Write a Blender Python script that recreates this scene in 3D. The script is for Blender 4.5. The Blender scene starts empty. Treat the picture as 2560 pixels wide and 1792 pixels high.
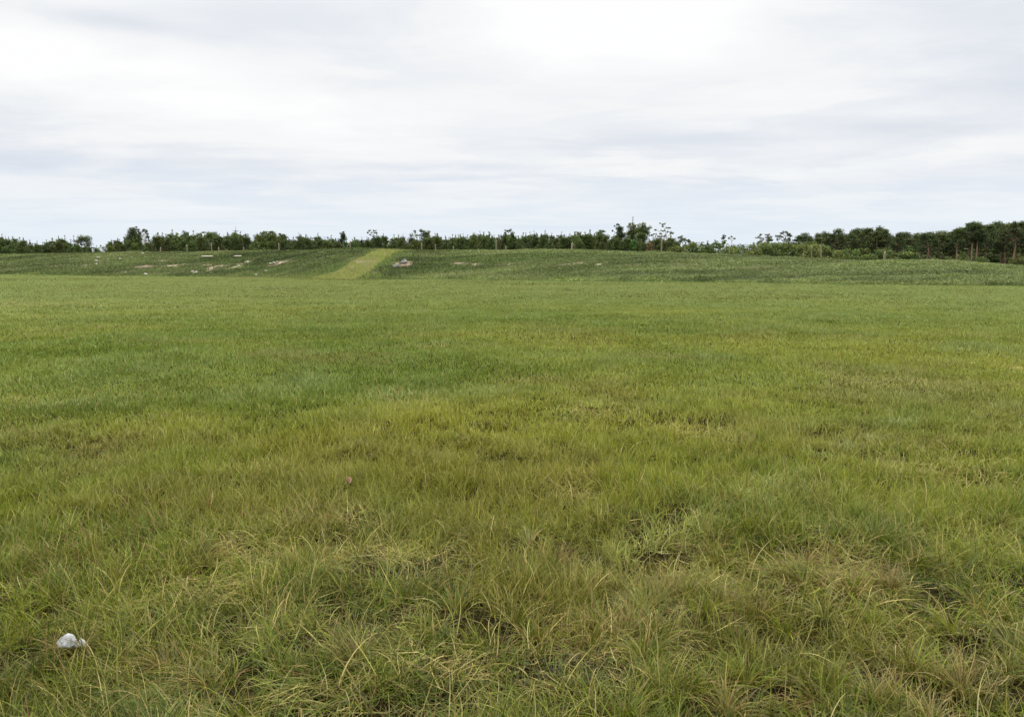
import bpy, math, random
import numpy as np

C = bpy.context.scene.collection
PI = math.pi
R = math.radians
rng = np.random.default_rng(11)

# ------------------------------------------------------------------ helpers
def hash2(ix, iy, seed):
    h = (ix.astype(np.int64) * 374761393 + iy.astype(np.int64) * 668265263 + seed * 1274126177) & 0xFFFFFFFF
    h = ((h ^ (h >> 13)) * 1274126177) & 0xFFFFFFFF
    h = (h ^ (h >> 16)) & 0xFFFFFFFF
    return h / 4294967295.0

def vnoise(x, y, seed=0):
    x = np.asarray(x, float); y = np.asarray(y, float)
    ix = np.floor(x); iy = np.floor(y); fx = x - ix; fy = y - iy
    fx = fx * fx * fx * (fx * (fx * 6 - 15) + 10); fy = fy * fy * fy * (fy * (fy * 6 - 15) + 10)
    a = hash2(ix, iy, seed); b = hash2(ix + 1, iy, seed); c = hash2(ix, iy + 1, seed); d = hash2(ix + 1, iy + 1, seed)
    return (a * (1 - fx) + b * fx) * (1 - fy) + (c * (1 - fx) + d * fx) * fy

def fbm(x, y, seed=0, octaves=3):
    s = 0; a = 1; t = 0
    for k in range(octaves):
        ca, sa = math.cos(0.6 + k), math.sin(0.6 + k)
        s = s + a * vnoise((ca * x - sa * y) * 2 ** k, (sa * x + ca * y) * 2 ** k, seed + 17 * k); t += a; a *= 0.5
    return s / t

def sstep(a, b, x):
    t = np.clip((x - a) / (b - a), 0, 1)
    return t * t * (3 - 2 * t)

def tag(o, label=None, cat=None, group=None, kind=None):
    if label: o['label'] = label
    if cat: o['category'] = cat
    if group: o['group'] = group
    if kind: o['kind'] = kind
    return o

def mesh_from(name, V, F, mat, col=None, smooth=False, attrs=None):
    V = np.asarray(V, np.float32); F = np.asarray(F, np.int32)
    me = bpy.data.meshes.new(name)
    nv, nf, k = len(V), len(F), F.shape[1]
    me.vertices.add(nv); me.vertices.foreach_set('co', V.ravel())
    me.loops.add(nf * k); me.loops.foreach_set('vertex_index', F.ravel())
    me.polygons.add(nf)
    me.polygons.foreach_set('loop_start', np.arange(0, nf * k, k, dtype=np.int32))
    if smooth: me.polygons.foreach_set('use_smooth', np.ones(nf, bool))
    me.update(calc_edges=True)
    if col is not None:
        a = me.color_attributes.new('col', 'FLOAT_COLOR', 'POINT')
        c = np.ones((nv, 4), np.float32); c[:, :3] = col
        a.data.foreach_set('color', c.ravel())
    for n, v in (attrs or {}).items():
        a = me.attributes.new(n, 'FLOAT', 'POINT'); a.data.foreach_set('value', np.asarray(v, np.float32))
    me.materials.append(mat)
    return me

def link(name, me, parent=None):
    o = bpy.data.objects.new(name, me); C.objects.link(o)
    if parent: o.parent = parent
    return o

def empty(name, loc):
    o = bpy.data.objects.new(name, None); C.objects.link(o); o.location = loc
    o.empty_display_size = 0.2
    return o

class NT:
    """small helper around a node tree"""
    def __init__(s, nt): s.nt = nt; nt.nodes.clear()
    def n(s, t, **kw):
        nd = s.nt.nodes.new(t)
        for k, v in kw.items(): setattr(nd, k, v)
        return nd
    def put(s, sock, v):
        if hasattr(v, 'is_linked') or isinstance(v, bpy.types.NodeSocket): s.nt.links.new(v, sock)
        else: sock.default_value = v
    def math(s, op, a, b=0.0, c=None, clamp=False):
        nd = s.n('ShaderNodeMath', operation=op, use_clamp=clamp); s.put(nd.inputs[0], a); s.put(nd.inputs[1], b)
        if c is not None: s.put(nd.inputs[2], c)
        return nd.outputs[0]
    def vmath(s, op, a, b=(0, 0, 0)):
        nd = s.n('ShaderNodeVectorMath', operation=op); s.put(nd.inputs[0], a); s.put(nd.inputs[1], b)
        return nd.outputs[1] if op in ('LENGTH', 'DOT_PRODUCT') else nd.outputs[0]
    def mix(s, f, a, b, blend='MIX'):
        nd = s.n('ShaderNodeMix', data_type='RGBA', blend_type=blend)
        s.put(nd.inputs[0], f); s.put(nd.inputs[6], a); s.put(nd.inputs[7], b)
        return nd.outputs[2]
    def noise(s, vec, scale, detail=3, rough=0.5, dist=0.0):
        nd = s.n('ShaderNodeTexNoise'); nd.inputs['Scale'].default_value = scale
        nd.inputs['Detail'].default_value = detail; nd.inputs['Roughness'].default_value = rough
        nd.inputs['Distortion'].default_value = dist
        s.put(nd.inputs['Vector'], vec); return nd.outputs[0]
    def ramp(s, f, lo, hi):
        nd = s.n('ShaderNodeMapRange', interpolation_type='SMOOTHSTEP'); s.put(nd.inputs[0], f)
        nd.inputs[1].default_value = lo; nd.inputs[2].default_value = hi
        return nd.outputs[0]

def material(name):
    m = bpy.data.materials.new(name); m.use_nodes = True
    return m, NT(m.node_tree)

def leaf_material(name, transl=0.28, gloss=0.05, vary=0.0, rough=0.5):
    m, t = material(name)
    a = t.n('ShaderNodeAttribute', attribute_name='col').outputs['Color']
    if vary:
        oi = t.n('ShaderNodeObjectInfo').outputs['Random']
        hs = t.n('ShaderNodeHueSaturation')
        t.put(hs.inputs['Hue'], t.math('MULTIPLY_ADD', oi, 0.04, 0.48))
        t.put(hs.inputs['Value'], t.math('MULTIPLY_ADD', t.math('FRACT', t.math('MULTIPLY', oi, 7.31)), 2 * vary, 1 - vary))
        t.put(hs.inputs['Color'], a); a = hs.outputs[0]
    d = t.n('ShaderNodeBsdfDiffuse'); t.put(d.inputs[0], a)
    tr = t.n('ShaderNodeBsdfTranslucent'); t.put(tr.inputs[0], a)
    mx = t.n('ShaderNodeMixShader'); mx.inputs[0].default_value = transl
    t.put(mx.inputs[1], d.outputs[0]); t.put(mx.inputs[2], tr.outputs[0])
    out = mx.outputs[0]
    if gloss:
        g = t.n('ShaderNodeBsdfGlossy'); g.inputs['Roughness'].default_value = rough
        g.inputs[0].default_value = (0.8, 0.85, 0.8, 1)
        m2 = t.n('ShaderNodeMixShader'); m2.inputs[0].default_value = gloss
        t.put(m2.inputs[1], out); t.put(m2.inputs[2], g.outputs[0]); out = m2.outputs[0]
    t.put(t.n('ShaderNodeOutputMaterial').inputs[0], out)
    return m

def solid_material(name, c1, c2, scale=8.0, rough=0.85, bump=0.3, stretch=(1, 1, 1)):
    m, t = material(name)
    co = t.n('ShaderNodeTexCoord').outputs['Object']
    v = t.vmath('MULTIPLY', co, stretch)
    f = t.noise(v, scale, 5, 0.6)
    p = t.n('ShaderNodeBsdfPrincipled'); p.inputs['Roughness'].default_value = rough
    p.inputs['Specular IOR Level'].default_value = 0.25
    t.put(p.inputs['Base Color'], t.mix(t.ramp(f, 0.3, 0.7), (*c1, 1), (*c2, 1)))
    b = t.n('ShaderNodeBump'); b.inputs['Strength'].default_value = bump; b.inputs['Distance'].default_value = 0.02
    t.put(b.inputs['Height'], t.noise(v, scale * 3, 4, 0.6)); t.put(p.inputs['Normal'], b.outputs[0])
    t.put(t.n('ShaderNodeOutputMaterial').inputs[0], p.outputs[0])
    return m

# ------------------------------------------------------------------ camera
EYE = 1.6
FP = 2009.0                      # focal length in photo pixels (2560 wide)
PITCH = math.atan(256 / FP)
cam = bpy.data.cameras.new('camera'); cam.sensor_width = 36; cam.lens = 36 * FP / 2560
cam.clip_start = 0.05; cam.clip_end = 6000
co_ = bpy.data.objects.new('camera', cam); C.objects.link(co_)
co_.location = (0, 0, EYE); co_.rotation_euler = (PI / 2 - PITCH, 0, 0)
bpy.context.scene.camera = co_

def ray(px, py):
    u = (px - 1280) / FP; v = (py - 896) / FP
    return np.array([u, math.cos(PITCH) - v * math.sin(PITCH), -math.sin(PITCH) - v * math.cos(PITCH)])

def at(px, py, Y):
    """point seen at a photo pixel, at distance Y in front of the camera"""
    d = ray(px, py); return np.array([0, 0, EYE]) + d * (Y / d[1])

def lat(px):
    return (px - 1280) / FP / (math.cos(PITCH) + 256 / FP * math.sin(PITCH))

# ------------------------------------------------------------------ terrain
BX = np.array([-900, 0, 300, 640, 850, 1100, 1500, 1760, 2120, 2560, 3500])
BY = np.array([684, 687, 689.5, 692, 699, 699, 705, 707, 713, 717, 722])
CX = np.array([-900, 0, 100, 300, 480, 600, 720, 850, 940, 990, 1060, 1200, 1300, 1440, 1560, 1700, 1900, 2050, 2150, 2300, 2400, 2480, 2560, 3500])
CY = np.array([648, 635, 632, 628, 627, 625, 625, 621, 619, 621, 624, 623.5, 622.5, 621, 625, 629, 637, 644, 648, 646, 649, 655, 661, 668])
SLOPE = 12.0
_s = (BX - 1280) / FP / 1.0245
_db = EYE * FP / (BY - 640) * 1.0
def base_dist(s): return np.interp(s, lat(BX.astype(float)), _db)
def crest_h(s):
    cy = np.interp(s, lat(CX.astype(float)), CY)
    return EYE + (640 - cy) / FP * (base_dist(s) + SLOPE) - 0.14

def field_z(X, Y):
    r = np.hypot(X, Y)
    z = 0.10 * (fbm(X / 9, Y / 9, 3, 2) - 0.5) + 0.07 * (fbm(X / 1.6, Y / 1.6, 5, 2) - 0.5) * sstep(45, 20, r) \
        + 0.13 * (fbm(X / 0.42, Y / 0.42, 7, 2) - 0.5) * sstep(12, 5, r)
    return z

def bank_t(X, Y):
    s = X / np.maximum(Y, 1.0)
    return (Y - base_dist(s)) / SLOPE

def bank_rise(X, Y):
    s = X / np.maximum(Y, 1.0)
    t = (Y - base_dist(s)) / SLOPE
    tc = np.clip(t, 0, 1)
    prof = 0.55 * (tc * (2 - tc)) + 0.45 * tc * tc * (3 - 2 * tc)
    ledge = 0.20 * (fbm(X / 14.0, Y / 1.3, 27, 2) - 0.5) * sstep(0.05, 0.25, t) * sstep(.95, 0.8, t)
    lump = ledge + 0.16 * (fbm(X / 6.0, Y / 2.2, 21, 3) - 0.5) * sstep(0, 0.25, t) * sstep(1.0, 0.8, t)
    lump = lump + 0.05 * (fbm(X / 2.0, Y / 1.5, 24, 2) - 0.5) * sstep(0.7, 0.95, t) * sstep(3.0, 2.5, t)
    z = crest_h(s) * prof + lump
    return np.where(t > 1.15, z * (1 - 0.85 * sstep(1.15, 3.0, t)), z), t

def tz(X, Y):
    X = np.asarray(X, float); Y = np.asarray(Y, float)
    b, t = bank_rise(X, Y)
    return field_z(X, Y) * sstep(0.3, 0.0, t) + np.where(t > 0, b, 0)

_YG = np.concatenate([np.arange(2, 12, .02), np.arange(12, 110, .1)])
def hit(px, py):
    """the ground point seen at a photo pixel"""
    d = ray(px, py); k = _YG / d[1]
    f = EYE + d[2] * k - tz(d[0] * k, _YG)
    i = np.argmax(f < 0)
    if not (f < 0).any(): i = len(f) - 1
    Y = _YG[i]; X = d[0] * k[i]
    return np.array([X, Y, float(tz(X, Y))])

def patches(lst):
    """photo ellipses -> ground ellipses in metres"""
    out = []
    for (px, py, rx, ry, w) in lst:
        c = hit(px, py)
        t = bank_t(c[0], c[1])
        if t > 0.02:                                        # on the slope: vertical size follows the slope
            ry_w = ry * c[1] / FP * SLOPE / 2.2
        else:
            ry_w = ry * c[1] ** 2 / (FP * EYE)
        out.append((c[0], c[1], rx * c[1] / FP, ry_w, w))
    return out

def mask(X, Y, lst, soft=True, wob=0.5, seed=40):
    m = np.zeros_like(X)
    for (cx, cy, rx, ry, w) in lst:
        sel = (np.abs(X - cx) < 3.2 * rx) & (np.abs(Y - cy) < 3.2 * ry)
        if not sel.any(): continue
        x, y = X[sel], Y[sel]
        r2 = ((x - cx) / rx) ** 2 + ((y - cy) / ry) ** 2
        r2 = r2 * (1 + wob * 2 * (fbm(x / rx * 1.3, y / ry * 1.3, seed, 2) - 0.5)) + 0.0
        g = w * np.exp(-r2) if soft else w * sstep(1.25, 0.75, r2)
        m[sel] = np.maximum(m[sel], g)
    return m

# ground patches seen in the photo: dry, brown, dark (thin, with hollow shade painted in) and blue-green grass
STRAW = patches([(600, 1375, 90, 30, .8), (520, 1480, 110, 45, .7), (1430, 1245, 75, 28, .7), (1480, 1030, 70, 14, .9), (1000, 1000, 70, 22, .5),
                 (760, 1765, 150, 45, .95), (1110, 1665, 170, 38, .6), (1700, 1470, 260, 60, .45), (860, 1310, 70, 20, .5), (2330, 1185, 140, 50, .65),
                 (1000, 1400, 220, 50, .55), (1480, 1640, 200, 50, .5), (2100, 1500, 220, 110, .4), (330, 1750, 160, 50, .45), (1750, 1090, 90, 20, .5),
                 (2200, 960, 160, 16, .4), (2541, 922, 45, 9, .9), (640, 1180, 70, 25, .3), (100, 1000, 160, 20, .3), (1250, 1520, 160, 50, .35),
                 (60, 760, 180, 8, .5), (1100, 870, 160, 6, .3), (300, 820, 120, 5, .3), (2450, 1350, 120, 40, .3)])
BROWN = patches([(1380, 1615, 130, 30, .55), (1640, 1475, 40, 16, .9), (2040, 1440, 150, 40, .6), (2250, 1490, 120, 50, .45), (250, 1130, 70, 22, .5),
                 (560, 1390, 50, 18, .5), (1150, 1700, 60, 30, .5), (1740, 1390, 90, 25, .4), (880, 1290, 40, 14, .6), (1850, 1110, 40, 14, .5), (2370, 1120, 50, 16, .5),
                 (480, 1320, 180, 50, .3), (180, 1420, 160, 70, .3), (420, 1690, 180, 40, .3), (2180, 1700, 70, 35, .6), (700, 1300, 100, 20, .3)])
DARK = patches([(a, b, c * 1.6, d * 1.6, e) for (a, b, c, d, e) in [(1335, 1690, 60, 30, 1), (1500, 1705, 40, 30, .9), (2340, 1500, 34, 26, .9), (2170, 1710, 60, 32, .9), (2080, 1330, 30, 12, .7), (1900, 1480, 30, 14, .7),
                (1240, 1158, 34, 14, .8), (2200, 1430, 30, 14, .7), (1700, 1640, 40, 20, .7), (1940, 1630, 30, 20, .8), (2450, 1640, 50, 30, .6), (2500, 1740, 60, 40, .6),
                (1480, 1545, 26, 14, .7), (1800, 1700, 40, 20, .6), (1030, 1740, 40, 16, .5), (740, 1600, 30, 14, .4)]])
BLUEG = patches([(1180, 985, 190, 24, .8), (320, 930, 260, 40, .8), (2180, 1075, 110, 20, .9), (1640, 1340, 150, 50, .55), (1480, 1500, 130, 40, .5), (2380, 870, 170, 24, .8),
                 (1950, 1280, 150, 40, .5), (730, 945, 150, 14, .9), (500, 1200, 120, 40, .4), (1000, 780, 200, 7, .4), (560, 720, 200, 4, .5), (1750, 860, 200, 10, .5), (900, 1230, 140, 30, .3), (2300, 1640, 120, 50, .5), (1080, 1740, 90, 24, .5)])
TRACK = patches([(2240 - 63 * k, 1060 + 31 * k + 8 * math.sin(k * 1.7), 34 + 2 * k, 5 + .8 * k, 1) for k in range(13)])
YELLOW = patches([(900, 1100, 260, 70, .9), (1900, 985, 190, 30, 1), (400, 1070, 260, 40, .7), (1500, 1190, 160, 40, .5), (1300, 770, 400, 12, .8), (1200, 840, 220, 9, .6), (500, 900, 250, 14, .4), (1900, 750, 400, 6, .6), (300, 720, 240, 5, .5), (250, 1280, 200, 40, .4)])

# bare soil and pale straw on the bank and its ramp
SOIL = patches([(a, b, c * 1.0, d * .7, e) for (a, b, c, d, e) in [(365, 667, 30, 4, 1), (215, 664, 14, 3, .8), (548, 667, 24, 5, 1), (520, 663, 14, 2.5, .8), (574, 671, 14, 2, .8), (696, 659, 30, 4, .9), (730, 655, 18, 2.5, .6),
                (1151, 659, 32, 4.0, .62), (1190, 661, 22, 2.5, .6), (1243, 636, 36, 3.5, .75), (1070, 638, 30, 7, .6), (1010, 660, 26, 9, .9), (1697, 663, 40, 6, .5), (1887, 672, 40, 7, .5),
                (1420, 661, 70, 3, .7), (1310, 661, 60, 2.4, .6), (1600, 661, 60, 3.5, .45), (905, 657, 36, 6, .0), (430, 666, 40, 3, .7), (420, 652, 20, 2.4, .6), (258, 631, 16, 2, .8), (2410, 686, 14, 2.4, .6), (2250, 676, 24, 3, .35)]])
PALE = patches([(600, 662, 14, 2.6, .9), (620, 655, 12, 2.4, .9), (588, 668, 14, 2.4, .9), (636, 650, 10, 2.2, .8), (430, 665.5, 22, 2, .9), (458, 661, 14, 1.6, .8), (488, 682, 10, 2.2, .9), (524, 677, 14, 2.4, .8), (555, 685, 8, 1.6, .7),
                (600, 687, 46, 2, .5), (315, 681, 20, 1.8, .6), (330, 678, 14, 2, .5), (1270, 661.5, 36, 1.6, .8), (1440, 660.5, 30, 1.8, .9), (1500, 662, 14, 2, .6), (690, 658, 22, 2, .8), (808, 631, 20, 1.8, .6), (140, 668, 40, 3, .4), (40, 674, 30, 2.4, .35),
                (800, 650, 30, 2, .35), (405, 653, 14, 1.8, .7), (245, 656, 30, 4, .4), (665, 637, 14, 2, .4), (1130, 690, 60, 3, .2)])

# ------------------------------------------------------------------ world: overcast, brightest overhead
SUN_EL, SUN_AZ = R(48), R(24)        # behind thin cloud, ahead of the camera and a little to its right
w = bpy.data.worlds.new('World'); bpy.context.scene.world = w; w.use_nodes = True
t = NT(w.node_tree)
g = t.n('ShaderNodeTexCoord').outputs['Generated']
sx = t.n('ShaderNodeSeparateXYZ'); t.put(sx.inputs[0], g)
dx, dy, dz = sx.outputs
dzp = t.math('MAXIMUM', dz, 0.0)
inv = t.math('DIVIDE', 1.0, t.math('ADD', dzp, 0.07))
cx_ = t.math('MULTIPLY', dx, inv); cy_ = t.math('MULTIPLY', dy, inv)
cv = t.n('ShaderNodeCombineXYZ'); t.put(cv.inputs[0], t.math('MULTIPLY', cx_, 0.55)); t.put(cv.inputs[1], cy_)
P = cv.outputs[0]
n1 = t.noise(P, 0.42, 5, 0.52, 0.7)
n2 = t.noise(t.vmath('ADD', P, (7.3, 2.1, 4.0)), 1.15, 5, 0.55, 0.9)
n3 = t.noise(t.vmath('ADD', P, (1.3, 9.1, 2.0)), 0.20, 3, 0.5, 0.3)
ay = t.math('MAXIMUM', dy, 0.15)
A = t.math('DIVIDE', dx, ay); E = t.math('DIVIDE', dz, ay)
wx = t.noise(P, 0.5, 4, 0.55)
wy = t.noise(t.vmath('ADD', P, (5.5, 1.0, 8.0)), 0.6, 4, 0.55)
A = t.math('ADD', A, t.math('MULTIPLY', t.math('SUBTRACT', wx, 0.5), 0.30))
E = t.math('ADD', E, t.math('MULTIPLY', t.math('SUBTRACT', wy, 0.5), 0.075))
def cloudmass(px, py, rx, ry, amp, tilt=0.0):
    a0, e0 = (px - 1280) / FP, (640 - py) / FP
    da = t.math('SUBTRACT', A, a0); de = t.math('SUBTRACT', E, e0)
    de = t.math('SUBTRACT', de, t.math('MULTIPLY', da, tilt))
    qa = t.math('POWER', t.math('ABSOLUTE', t.math('MULTIPLY', da, FP / rx)), 2.0)
    qe = t.math('POWER', t.math('ABSOLUTE', t.math('MULTIPLY', de, FP / ry)), 2.0)
    return t.math('MULTIPLY', t.math('EXPONENT', t.math('MULTIPLY', t.math('ADD', qa, qe), -1.0)), amp)
terms = [cloudmass(1600, 40, 480, 150, 0.44), cloudmass(1350, 170, 360, 90, 0.12), cloudmass(380, 215, 520, 70, 0.30, -0.18), cloudmass(60, 160, 200, 100, 0.15),
         cloudmass(950, 290, 300, 50, 0.15, -0.1), cloudmass(250, 30, 250, 40, 0.14), cloudmass(850, 100, 420, 85, -0.20, -0.05), cloudmass(330, 100, 220, 28, -0.26, -0.16), cloudmass(2400, 50, 420, 110, -0.24),
         cloudmass(1700, 372, 260, 20, -0.24), cloudmass(2350, 330, 360, 22, -0.20), cloudmass(260, 415, 420, 30, -0.16), cloudmass(2350, 230, 300, 40, -0.10), cloudmass(900, 470, 500, 16, -0.14), cloudmass(1900, 470, 400, 14, -0.16), cloudmass(250, 500, 300, 8, -0.10), cloudmass(1500, 290, 500, 60, 0.06), cloudmass(2000, 395, 420, 30, 0.08)]
b = t.math('MULTIPLY_ADD', t.math('SUBTRACT', n1, 0.5), 0.56, 0.59)
b = t.math('ADD', b, t.math('MULTIPLY', t.math('SUBTRACT', n2, 0.5), 0.28))
b = t.math('ADD', b, t.math('MULTIPLY', t.math('SUBTRACT', n3, 0.5), 0.30))
for x in terms: b = t.math('ADD', b, x)
cv2 = t.n('ShaderNodeCombineXYZ'); t.put(cv2.inputs[0], cx_); t.put(cv2.inputs[1], t.math('MULTIPLY', cy_, 1.15)); P2 = t.vmath('ADD', cv2.outputs[0], (3.1, 6.2, 1.0))
m1 = t.noise(P2, 0.75, 9, 0.58, 0.35); m2 = t.noise(t.vmath('ADD', P2, (4., 1., 2.)), 1.9, 7, 0.6, 0.3)
near_h = t.ramp(E, 0.01, 0.10)
b = t.math('ADD', b, t.math('MULTIPLY', t.math('SUBTRACT', t.ramp(m1, .42, .58), .5), t.math('MULTIPLY_ADD', near_h, .06, .08)))
b = t.math('ADD', b, t.math('MULTIPLY', t.math('SUBTRACT', m2, .5), .36))
cr = t.n('ShaderNodeValToRGB'); t.put(cr.inputs[0], b)
els = cr.color_ramp.elements
els[0].position = 0.05; els[0].color = (0.66, 0.70, 0.78, 1)
els[1].position = 0.95; els[1].color = (1.0, 1.0, 1.0, 1)
for p_, c_ in ((0.28, (0.72, 0.76, 0.835, 1)), (0.48, (0.81, 0.84, 0.89, 1)), (0.66, (0.905, 0.918, 0.935, 1))):
    e = els.new(p_); e.color = c_
# towards the horizon the cloud thins and a pale blue shows in streaks
low = t.math('SUBTRACT', 1.0, t.ramp(E, 0.005, 0.16))
thin = t.math('MULTIPLY', low, t.math('SUBTRACT', 1.0, t.ramp(b, 0.30, 0.62)))
ccol = t.mix(t.math('MULTIPLY', thin, 0.75), cr.outputs[0], (0.70, 0.79, 0.925, 1))
lowest = t.math('SUBTRACT', 1.0, t.ramp(dz, 0.0, 0.12))
ccol = t.mix(t.math('MULTIPLY', lowest, 0.72), ccol, (0.765, 0.86, 0.95, 1))
zen = t.math('MULTIPLY_ADD', t.ramp(dz, 0.30, 0.85), 2.0, 1.0)     # overcast sky: far brighter overhead
ccol = t.vmath('SCALE', ccol); ccol.node.inputs['Scale'].default_value = 1.0
t.put(ccol.node.inputs['Scale'], zen)
sky = t.n('ShaderNodeTexSky', sky_type='NISHITA', sun_disc=False, sun_elevation=SUN_EL, sun_rotation=SUN_AZ)
sky.air_density = 1.2; sky.dust_density = 1.0
bg1 = t.n('ShaderNodeBackground'); t.put(bg1.inputs[0], sky.outputs[0]); bg1.inputs[1].default_value = 0.10
bg2 = t.n('ShaderNodeBackground'); t.put(bg2.inputs[0], ccol); bg2.inputs[1].default_value = 1.0
ms = t.n('ShaderNodeMixShader'); t.put(ms.inputs[0], t.math('MULTIPLY_ADD', t.ramp(b, 0.1, 0.5), 0.06, 0.93))
t.put(ms.inputs[1], bg1.outputs[0]); t.put(ms.inputs[2], bg2.outputs[0])
t.put(t.n('ShaderNodeOutputWorld').inputs[0], ms.outputs[0])

sl = bpy.data.lights.new('sun', 'SUN'); sl.energy = 1.5; sl.angle = R(14); sl.color = (1.0, 0.95, 0.86)
so = bpy.data.objects.new('sun', sl); C.objects.link(so)
so.rotation_euler = (PI / 2 - SUN_EL, 0, PI - SUN_AZ + 0)
so.location = (0, 0, 50)

# ------------------------------------------------------------------ materials
M_grass = leaf_material('grass_blade', 0.26, 0.025, rough=0.42)
M_cover = leaf_material('herb_leaf', 0.22, 0.03)
M_needle = leaf_material('needle_foliage', 0.18, 0.03, vary=0.18)
M_leafy = leaf_material('broad_foliage', 0.25, 0.03, vary=0.18)
M_bark = solid_material('bark_grey', (0.10, 0.08, 0.06), (0.22, 0.19, 0.15), 6)
M_bark_red = solid_material('bark_reddish', (0.09, 0.060, 0.042), (0.20, 0.135, 0.095), 4, stretch=(1, 1, .3))
M_stem = solid_material('bark_orange_brown', (0.20, 0.13, 0.075), (0.36, 0.25, 0.15), 4, stretch=(1, 1, .3))
M_bark_pale = solid_material('bark_pale', (0.22, 0.19, 0.11), (0.36, 0.31, 0.20), 5)
M_post = solid_material('weathered_timber', (0.17, 0.135, 0.085), (0.33, 0.27, 0.18), 9, stretch=(1, 1, .15))
M_wire = solid_material('dull_steel', (0.16, 0.16, 0.17), (0.28, 0.28, 0.29), 12, rough=0.5, bump=0.05)
M_stone = solid_material('pale_stone', (0.30, 0.28, 0.22), (0.50, 0.47, 0.38), 7)
M_rock = solid_material('grey_rock', (0.10, 0.10, 0.08), (0.27, 0.26, 0.22), 2.2, bump=0.8)
M_board = solid_material('bleached_board', (0.36, 0.32, 0.24), (0.52, 0.47, 0.36), 6, stretch=(.2, 1, 1))
M_leafdry = solid_material('dry_leaf', (0.20, 0.115, 0.06), (0.29, 0.18, 0.10), 40)
mp, tp = material('crumpled_plastic')
pp = tp.n('ShaderNodeBsdfPrincipled'); pp.inputs['Roughness'].default_value = 0.35
fz = tp.noise(tp.n('ShaderNodeTexCoord').outputs['Object'], 70, 4)
tp.put(pp.inputs['Base Color'], tp.mix(tp.ramp(fz, .3, .7), (0.36, 0.36, 0.34, 1), (0.60, 0.60, 0.59, 1)))
pt = tp.n('ShaderNodeBsdfTranslucent'); pt.inputs[0].default_value = (0.8, 0.8, 0.8, 1)
pm = tp.n('ShaderNodeMixShader'); pm.inputs[0].default_value = 0.25
tp.put(pm.inputs[1], pp.outputs[0]); tp.put(pm.inputs[2], pt.outputs[0])
tp.put(tp.n('ShaderNodeOutputMaterial').inputs[0], pm.outputs[0])
M_plastic = mp

def ground_material(name, c1, c2, c3, soil=None):
    m, t = material(name)
    pos = t.n('ShaderNodeNewGeometry').outputs['Position']
    a = t.noise(pos, 0.22, 4, 0.6); b_ = t.noise(pos, 2.6, 5, 0.65); c_ = t.noise(pos, 24, 3, 0.7)
    col = t.mix(t.ramp(a, .35, .65), (*c1, 1), (*c2, 1))
    col = t.mix(t.math('MULTIPLY', t.ramp(b_, .4, .7), .6), col, (*c3, 1))
    col = t.mix(t.math('MULTIPLY', t.ramp(c_, .35, .7), .45), col, (c1[0] * .45, c1[1] * .45, c1[2] * .5, 1))
    if soil:
        s = t.n('ShaderNodeAttribute', attribute_name='soil').outputs['Fac']
        p_ = t.n('ShaderNodeAttribute', attribute_name='pale').outputs['Fac']
        sc = t.mix(t.noise(pos, 5, 4, .6), (0.20, 0.155, 0.10, 1), (0.33, 0.26, 0.185, 1))
        col = t.mix(t.ramp(t.math('ADD', s, t.math('MULTIPLY', t.math('SUBTRACT', b_, .5), .5)), .3, .6), col, sc)
        col = t.mix(t.ramp(t.math('ADD', p_, t.math('MULTIPLY', t.math('SUBTRACT', b_, .5), .7)), .35, .7), col, (0.42, 0.38, 0.25, 1))
    d = t.n('ShaderNodeBsdfDiffuse'); t.put(d.inputs[0], col)
    bp = t.n('ShaderNodeBump'); bp.inputs['Strength'].default_value = 0.5; bp.inputs['Distance'].default_value = 0.05
    t.put(bp.inputs['Height'], c_); t.put(d.inputs['Normal'], bp.outputs[0])
    t.put(t.n('ShaderNodeOutputMaterial').inputs[0], d.outputs[0])
    return m
M_ground = ground_material('field_soil_and_thatch', (0.022, 0.018, 0.007), (0.032, 0.027, 0.010), (0.024, 0.016, 0.008))
M_bank = ground_material('bank_turf', (0.075, 0.11, 0.032), (0.095, 0.13, 0.042), (0.055, 0.085, 0.026), soil=True)
M_path = ground_material('ramp_turf', (0.155, 0.17, 0.045), (0.175, 0.19, 0.045), (0.17, 0.155, 0.06), soil=True)

# ------------------------------------------------------------------ ground sheet, bank, ramp
def grid(xs, ys):
    X, Y = np.meshgrid(xs, ys); nx, ny = len(xs), len(ys)
    i = np.arange(nx * ny).reshape(ny, nx)
    F = np.stack([i[:-1, :-1], i[:-1, 1:], i[1:, 1:], i[1:, :-1]], -1).reshape(-1, 4)
    return X, Y, F
half = np.concatenate([np.arange(0, 10, .16), np.arange(10, 60, 1.0), np.geomspace(60, 1500, 28)])
xs = np.concatenate([-half[:0:-1], half])
ys = np.concatenate([np.geomspace(1500, 3, 24) * -1, np.arange(-2, 14, .14), np.arange(14, 40, .5), np.arange(40, 120, 1.0), np.geomspace(120, 2500, 30)])
X, Y, F = grid(xs, ys)
t_ = np.where(Y > 5, bank_t(X, np.maximum(Y, 5)), -1)
Z = field_z(X, Y) * np.where(np.hypot(X, Y) < 120, 1, 0.3)
Z = Z - 0.35 * sstep(0.02, 0.15, t_) * sstep(2.9, 2.6, t_)
V = np.stack([X, Y, Z], -1).reshape(-1, 3)
tag(link('ground', mesh_from('ground', V, F, M_ground, smooth=True)), 'flat ground of the open field under the grass', kind='structure')

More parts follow.
